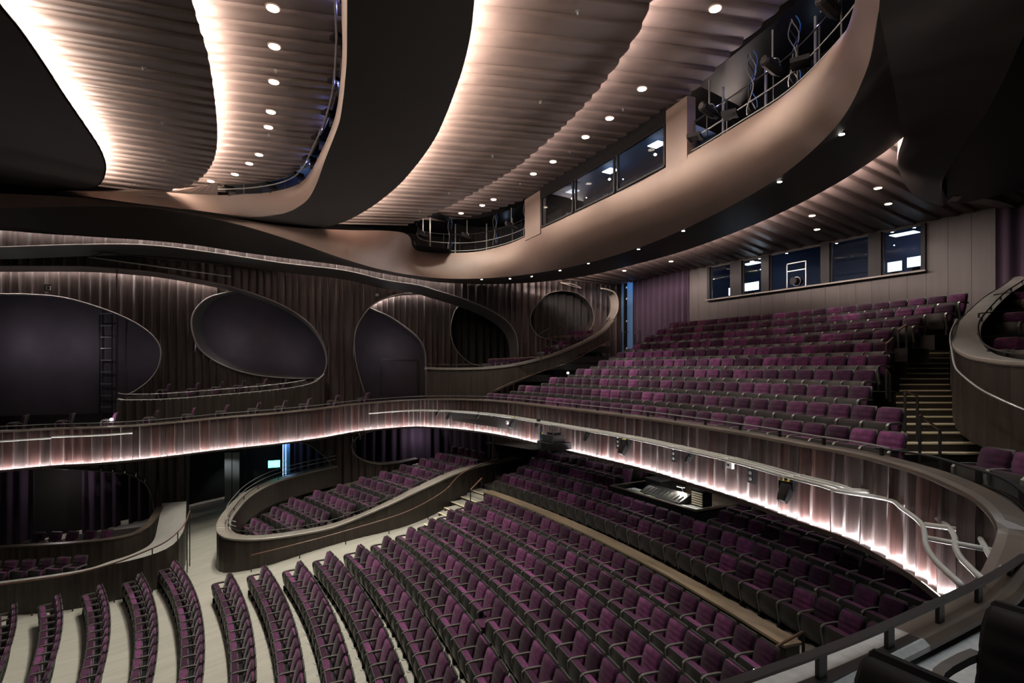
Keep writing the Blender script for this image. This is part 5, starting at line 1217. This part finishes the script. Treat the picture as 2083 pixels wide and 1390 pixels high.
for px, kind in ((860, 'lamp'), (905, 'cable'), (955, 'lamp'), (1000, 'cable'), (1040, 'lamp'), (1062, 'cable')): rig(CW[1], TAs[ta_px(px)], kind, px)
for px in (1450, 1580, 1690): lamp_light('catwalk_light', 'POINT', tuple(Vector(TAs[ta_px(px)]) + Vector((1.2, 0, 1.6))), 1.6, (.5, .68, 1), size=.02)
for px in (880, 990): lamp_light('catwalk_light', 'POINT', tuple(Vector(TAs[ta_px(px)]) + Vector((1.2, 0, 1.4))), 2, (.5, .68, 1), size=.02)
BTs = [Vector(p) for p in spline(topB, 60)]; BTs = [p for p in BTs if proj(p)[0] > 440]
t = tag(empty('catwalk', BTs[len(BTs) // 2]), 'narrow catwalk slot with black light brackets behind the front bulkhead fascia', 'catwalk'); o = -Vector(t.location); Pb = [p + o for p in BTs]
for dx, dz, rr, mm in ((-.22, .22, .03, 'steel'), (-.05, .45, .03, 'blackmetal'), (.5, .1, .03, 'pipe'), (.5, .9, .03, 'pipe')): MB().tube([p + Vector((dx, 0, dz)) for p in Pb], rr, 6).build('guard_rail', M[mm], t, smooth=True)
for i in range(2, len(Pb), 5):
    MB().bar(Pb[i] + Vector((.5, 0, -.1)), Pb[i] + Vector((.5, 0, 1.2)), .04).build('upright', M['steel'], t)
    MB().box(Pb[i] + Vector((-.12, 0, .30)), (.42, .30, .10), Matrix.Rotation(.4, 3, 'Z')).build('bracket', M['black'], t); MB().box(Pb[i] + Vector((.05, .1, .12)), (.3, .14, .3)).build('bracket', M['blackmetal'], t)
MB().grid([[p + Vector((.25, 0, .0)), p + Vector((1.6, 0, .0)), p + Vector((1.6, 0, 2.2)), p + Vector((-1.0, 0, 2.3))] for p in Pb]).build('catwalk_shell', mat('catwalk_blue', (.012, .018, .05), .6), t, fix=False)
lamp_light('catwalk_light', 'POINT', tuple(BTs[8] + Vector((.9, 0, 1.6))), 20, (.3, .5, 1), size=.02); lamp_light('catwalk_light', 'POINT', tuple(BTs[-6] + Vector((.9, 0, 1.6))), 20, (.3, .5, 1), size=.02)
# glazed booths in the same slot
gb = seg(1098, 1362, 40)
t = tag(empty('gantry_booth', gb[20]), 'glazed lighting booth in the ceiling slot between two brown piers', 'booth'); o = -Vector(t.location); G = [p + o for p in gb]
MB().grid([[p + Vector((.0, 0, -.02)), p + Vector((2.6, .4, -.02)), p + Vector((2.6, .4, 1.7)), p + Vector((.0, 0, 1.65))] for p in G]).build('booth_room', M['booth'], t, fix=False)
def gpt(px):
    return min(G, key=lambda p: abs(proj(p - o)[0] - px))
ed = [1098, 1168, 1256, 1362]
for a, b in zip(ed[:-1], ed[1:]):
    p, q = gpt(a), gpt(b); d = (q - p); vs = [p + Vector((0, 0, .06)) + d * .04, p + d * .96 + Vector((0, 0, .06)), p + d * .96 + Vector((0, 0, 1.32)), p + d * .04 + Vector((0, 0, 1.32))]
    f = MB()
    for u, v in ((vs[0], vs[1]), (vs[1], vs[2]), (vs[2], vs[3]), (vs[3], vs[0])): f.bar(u, v, .07)
    f_ = f.build('window_frame', M['black'], t); MB().add([v + Vector((.02, 0, 0)) for v in vs] + [v + Vector((.03, 0, 0)) for v in vs], [(0, 1, 2, 3), (7, 6, 5, 4), (0, 4, 5, 1), (1, 5, 6, 2), (2, 6, 7, 3), (3, 7, 4, 0)]).build('pane', M['glass'], f_)
MB().grid([[p + Vector((-.03, 0, 1.30)), p + Vector((-.03, 0, 1.85))] for p in G]).build('header', M['black'], t, fix=False)
for px, k in ((1130, 0), (1205, 1), (1300, 2), (1330, 3)):
    p = gpt(px) + Vector((1.0, .2, 0)); MB().box(p + Vector((0, 0, 1.5)), (.4, .5, .03)).build('ceiling_panel', emat('gb_%d' % k, (.8, .9, 1), (.5, 2.5, 1.5, 1.5)[k]), t)
    MB().lathe([(.02, -.04), (.06, 0), (.02, .04)], 10, p + Vector((.2, .3, 1.3))).build('spot', M['spotglow'], t)
    b = MB(); loft(b, [[p + Vector((x, math.cos(a) * r, .45 + math.sin(a) * r)) for a in np.linspace(0, 6.28, 8, endpoint=False)] for x, r in ((-.3, .10), (-.25, .14), (.1, .14), (.3, .09))]); b.build('stage_lamp', M['blackmetal'], t); MB().tube([p + Vector((0, .19 * math.cos(a), .45 + .19 * math.sin(a))) for a in np.linspace(0, 3.14, 9)], .015, 5).build('lamp_yoke', M['steel'], t)
lamp_light('gantry_light', 'POINT', tuple(gb[20] + Vector((1.3, 0, 1.1))), 4, (.5, .7, 1), size=.02); lamp_light('gantry_light', 'POINT', tuple(gb[8] + Vector((1.3, 0, 1.1))), 4, (.5, .7, 1), size=.02)
for px0, px1 in ((1364, 1396), (1073, 1098)):
    p, q = Vector(TAs[ta_px(px0)]), Vector(TAs[ta_px(px1)]); d = q - p; d.z = 0
    pp = MB().bar(p + Vector((.12, 0, .75)), q + Vector((.12, 0, .75)), .3, 1.9).build('pier', M['fascia_paint'], CE)
# ================================================================== HOUSE LIGHTS
def downlight(px, py, h, energy, r=.11, label='round warm downlight', group=None, tilt=None):
    p = Ph(px, py, h); t = tag(empty('downlight', p), label, 'ceiling light', group)
    MB().cyl((0, 0, 0), r + .03, .03, 18).build('trim_ring', M['fascia_paint'], t); MB().cyl((0, 0, -.012), r, .012, 18).build('lens', M['lamp'], t)
    lamp_light('beam', 'SPOT', (0, 0, -.06), energy, (1, .93, .80), t, size=.08, angle=100, blend=.9)
LD = [(555, 17), (558, 95), (557, 167), (551, 228), (546, 259), (527, 315), (507, 333), (478, 355), (429, 369)]
for x, y in LD: downlight(x, y, 7.9, 1700, .13, 'round warm downlight in the ribbed ceiling field nearest the stage', 'downlights in the front ribbed ceiling')
RD = [(1455, 18), (1306, 181), (1240, 241), (1191, 279), (1125, 329), (1085, 354), (1004, 406), (981, 418), (938, 434), (910, 443)]
for x, y in RD: downlight(x, y, 7.78, 650 if y < 390 else 260, .12, 'round warm downlight in the rear lit ribbed ceiling field', 'downlights in the rear ribbed ceiling')
SO = [(973, 568), (1038, 566.5), (1085, 562), (1136, 550), (1203, 534), (1294, 506), (1384, 468), (1591, 368), (1713, 272)]
def spot_soffit(px, py):
    best = None
    for a, b in zip(FA, FB):
        for s_ in np.linspace(0, 1, 40):
            q = a + (b - a) * s_; u, v, _ = proj(q); e = (u - px) ** 2 + (v - py) ** 2
            if best is None or e < best[0]: best = (e, q)
    p = best[1] + np.array([0, 0, -.02])
    t = tag(empty('soffit_spot', Vector(p)), 'unseen spotlight added over the near gallery to light its floor', 'ceiling light', 'spots in the sweeping soffit')
    MB().cyl((0, 0, 0), .07, .02, 14).build('trim_ring', M['soffit'], t); MB().cyl((0, 0, -.008), .05, .01, 14).build('lens', M['spotglow'], t)
    lamp_light('beam', 'SPOT', (0, 0, -.05), 450, (1, .95, .86), t, size=.05, angle=95, blend=.8)
for x, y in SO: spot_soffit(x, y)
for (x, y, e) in ((5.6, 1.2, 260), (3.4, .2, 240), (8.2, 2.2, 300)):      # unseen spots added to light the near gallery floor
    t = tag(empty('soffit_spot', (x, y, EYE + 4.38)), 'unseen spotlight added over the near gallery to light its floor', 'ceiling light', 'spots in the sweeping soffit')
    MB().cyl((0, 0, 0), .07, .02, 14).build('trim_ring', M['soffit'], t); MB().cyl((0, 0, -.008), .05, .01, 14).build('lens', M['spotglow'], t)
    lamp_light('beam', 'SPOT', (0, 0, -.05), e, (.95, .97, 1), t, size=.05, angle=95, blend=.8)

# unseen downlights added under the circle to brighten the rear stalls
UC = []
for yy in (6.2, 8.6, 11.0, 13.4, 15.8, 18.2, 20.6):
    for dx in (1.3, 3.8):
        q = min(range(len(RING)), key=lambda i: abs(RING[i].y - yy) + (100 if RING[i].x < 8 else 0)); p = RING[q] + Vector((dx, 0, -FH - .10))
        t = tag(empty('downlight', p), 'unseen downlight added under the circle to brighten the rear stalls', 'ceiling light', 'added downlights under the circle')
        MB().cyl((0, 0, 0), .08, .025, 12).build('trim_ring', M['black'], t); MB().cyl((0, 0, -.008), .05, .01, 12).build('lens', M['spotglow'], t)
        lamp_light('beam', 'SPOT', (0, 0, -.05), 45, (1, .92, .86), t, size=.05, angle=110, blend=.9)
# rear circle ceiling downlights
for i, (px, py) in enumerate([(1786, 383), (1807, 415), (1652, 439), (1662, 467), (1868, 434), (1540, 510), (1716, 472), (1530, 532), (1440, 533), (1418, 540), (1366, 551), (1268, 563), (1270, 551), (1365, 532)]):
    downlight(px, py, 5.44, 420 if px > 1700 else (230 if px > 1400 else 60), .10, 'oval-looking downlight in the low ribbed ceiling over the circle', 'downlights over the circle')
# sprinkler heads
for px, py, h in [(292, 137, 7.6), (331, 249, 7.62), (335, 325, 7.64), (561, 142, 7.95), (547, 273, 7.95), (1176, 22, 7.2), (1100, 205, 7.2), (1002, 316, 7.2), (914, 392, 7.2), (854, 429, 7.2), (1268, 221, 7.75), (1159, 307, 7.75), (1058, 373, 7.8), (275, 374, 7.5)]:
    t = tag(empty('sprinkler', Ph(px, py, h)), 'tiny chrome sprinkler head on the ribbed ceiling', 'sprinkler', 'sprinkler heads'); MB().lathe([(.05, 0), (.06, -.01), (.02, -.02), (.015, -.06), (.035, -.065), (.03, -.075)], 10).build('head', M['steel'], t)

for i in (4, 12, 20, 28):
    if i < len(BTs): lamp_light('catwalk_light', 'POINT', tuple(BTs[i] + Vector((-.1, 0, .25))), 5, (.3, .35, 1), size=.02)
for px in (1440, 1540, 1640): lamp_light('catwalk_light', 'POINT', tuple(Vector(TAs[ta_px(px)]) + Vector((.25, 0, 1.1))), 5, (.45, .4, 1), size=.02)
# ================================================================== place the seats
def seat_object(s):
    x, y, z, rz, label, group, kind, last, plates = s
    o = empty('theatre_seat', (x, y, z), rz); tag(o, label, 'seat', group)
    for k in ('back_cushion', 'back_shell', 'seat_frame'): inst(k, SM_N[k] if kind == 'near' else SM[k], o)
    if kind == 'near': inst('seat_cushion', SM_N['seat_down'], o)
    elif kind == 'up':
        inst('seat_cushion', SM['seat_cushion'], o); inst('seat_shell', SM['seat_shell'], o)
    else: inst('seat_cushion', SM['seat_down'], o)
    for yy in ([-.275, .275] if last else [-.275]):
        inst('armrest', SM['armrest'], o, (0, yy, 0)); inst('pedestal', SM['pedestal'], o, (0, yy, 0))
        if plates: inst('floor_plate', SM['floor_plate'], o, (0, yy, 0))
    return o
SM_N = {}  # near seats: black copies carry the shade on their unlit side
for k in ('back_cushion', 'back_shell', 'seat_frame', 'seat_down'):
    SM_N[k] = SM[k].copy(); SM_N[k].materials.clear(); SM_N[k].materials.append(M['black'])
def score(s):
    px, py, d = proj((s[0], s[1], s[2] + .7))
    if d < .3: return -1
    if not (-45 < px < 2110 and -20 < py < 1440): return -2 if (-350 < px < 2300 and py < 1750) else -3
    return 1 / d
ranked = sorted(SEATS, key=score, reverse=True)
vis = [s for s in ranked if score(s) > 0]
NSEP = 300
single = vis[:NSEP]; special = [s for s in SEATS if s[6] in ('down', 'near') and s not in single]
single += special
rest = [s for s in SEATS if s not in single and score(s) > -3]
print('SEATS total', len(SEATS), 'visible', len(vis), 'rest', len(rest))
for s in single: seat_object(s)
def join_seats(lst, name):
    parts = []
    slots = {}
    for key in ('back_cushion', 'back_shell', 'seat_cushion', 'seat_shell', 'seat_frame', 'armrest', 'pedestal'):
        me = SM[key]; co = np.empty(len(me.vertices) * 3); me.vertices.foreach_get('co', co)
        parts.append((key, co.reshape(-1, 3), [tuple(p.vertices) for p in me.polygons], me.materials[0], me.polygons[0].use_smooth))
    V = []; F = []; MI = []; SMO = []; mats = []
    base = 0
    for s in lst:
        c, sn = math.cos(s[3]), math.sin(s[3])
        for key, co, fs, mm, smo in parts:
            if mm not in mats: mats.append(mm)
            for yy in ((-.275, .275) if (s[7] and key in ('armrest', 'pedestal')) else ((-.275,) if key in ('armrest', 'pedestal') else (0,))):
                q = co.copy(); q[:, 1] += yy
                w = np.stack([q[:, 0] * c - q[:, 1] * sn + s[0], q[:, 0] * sn + q[:, 1] * c + s[1], q[:, 2] + s[2]], 1)
                V.append(w); F += [tuple(i + base for i in f) for f in fs]; base += len(w)
                MI += [mats.index(mm)] * len(fs); SMO += [smo] * len(fs)
    me = bpy.data.meshes.new(name); me.from_pydata(np.concatenate(V).tolist(), [], F)
    me.polygons.foreach_set('material_index', MI); me.polygons.foreach_set('use_smooth', SMO)
    for mm in mats: me.materials.append(mm)
    o = bpy.data.objects.new(name, me); COL.objects.link(o); return o
if rest:
    o = join_seats(rest, 'theatre_seats'); tag(o, 'distant rows of purple velvet theatre seats in circle and rear stalls', 'seats', kind='stuff')
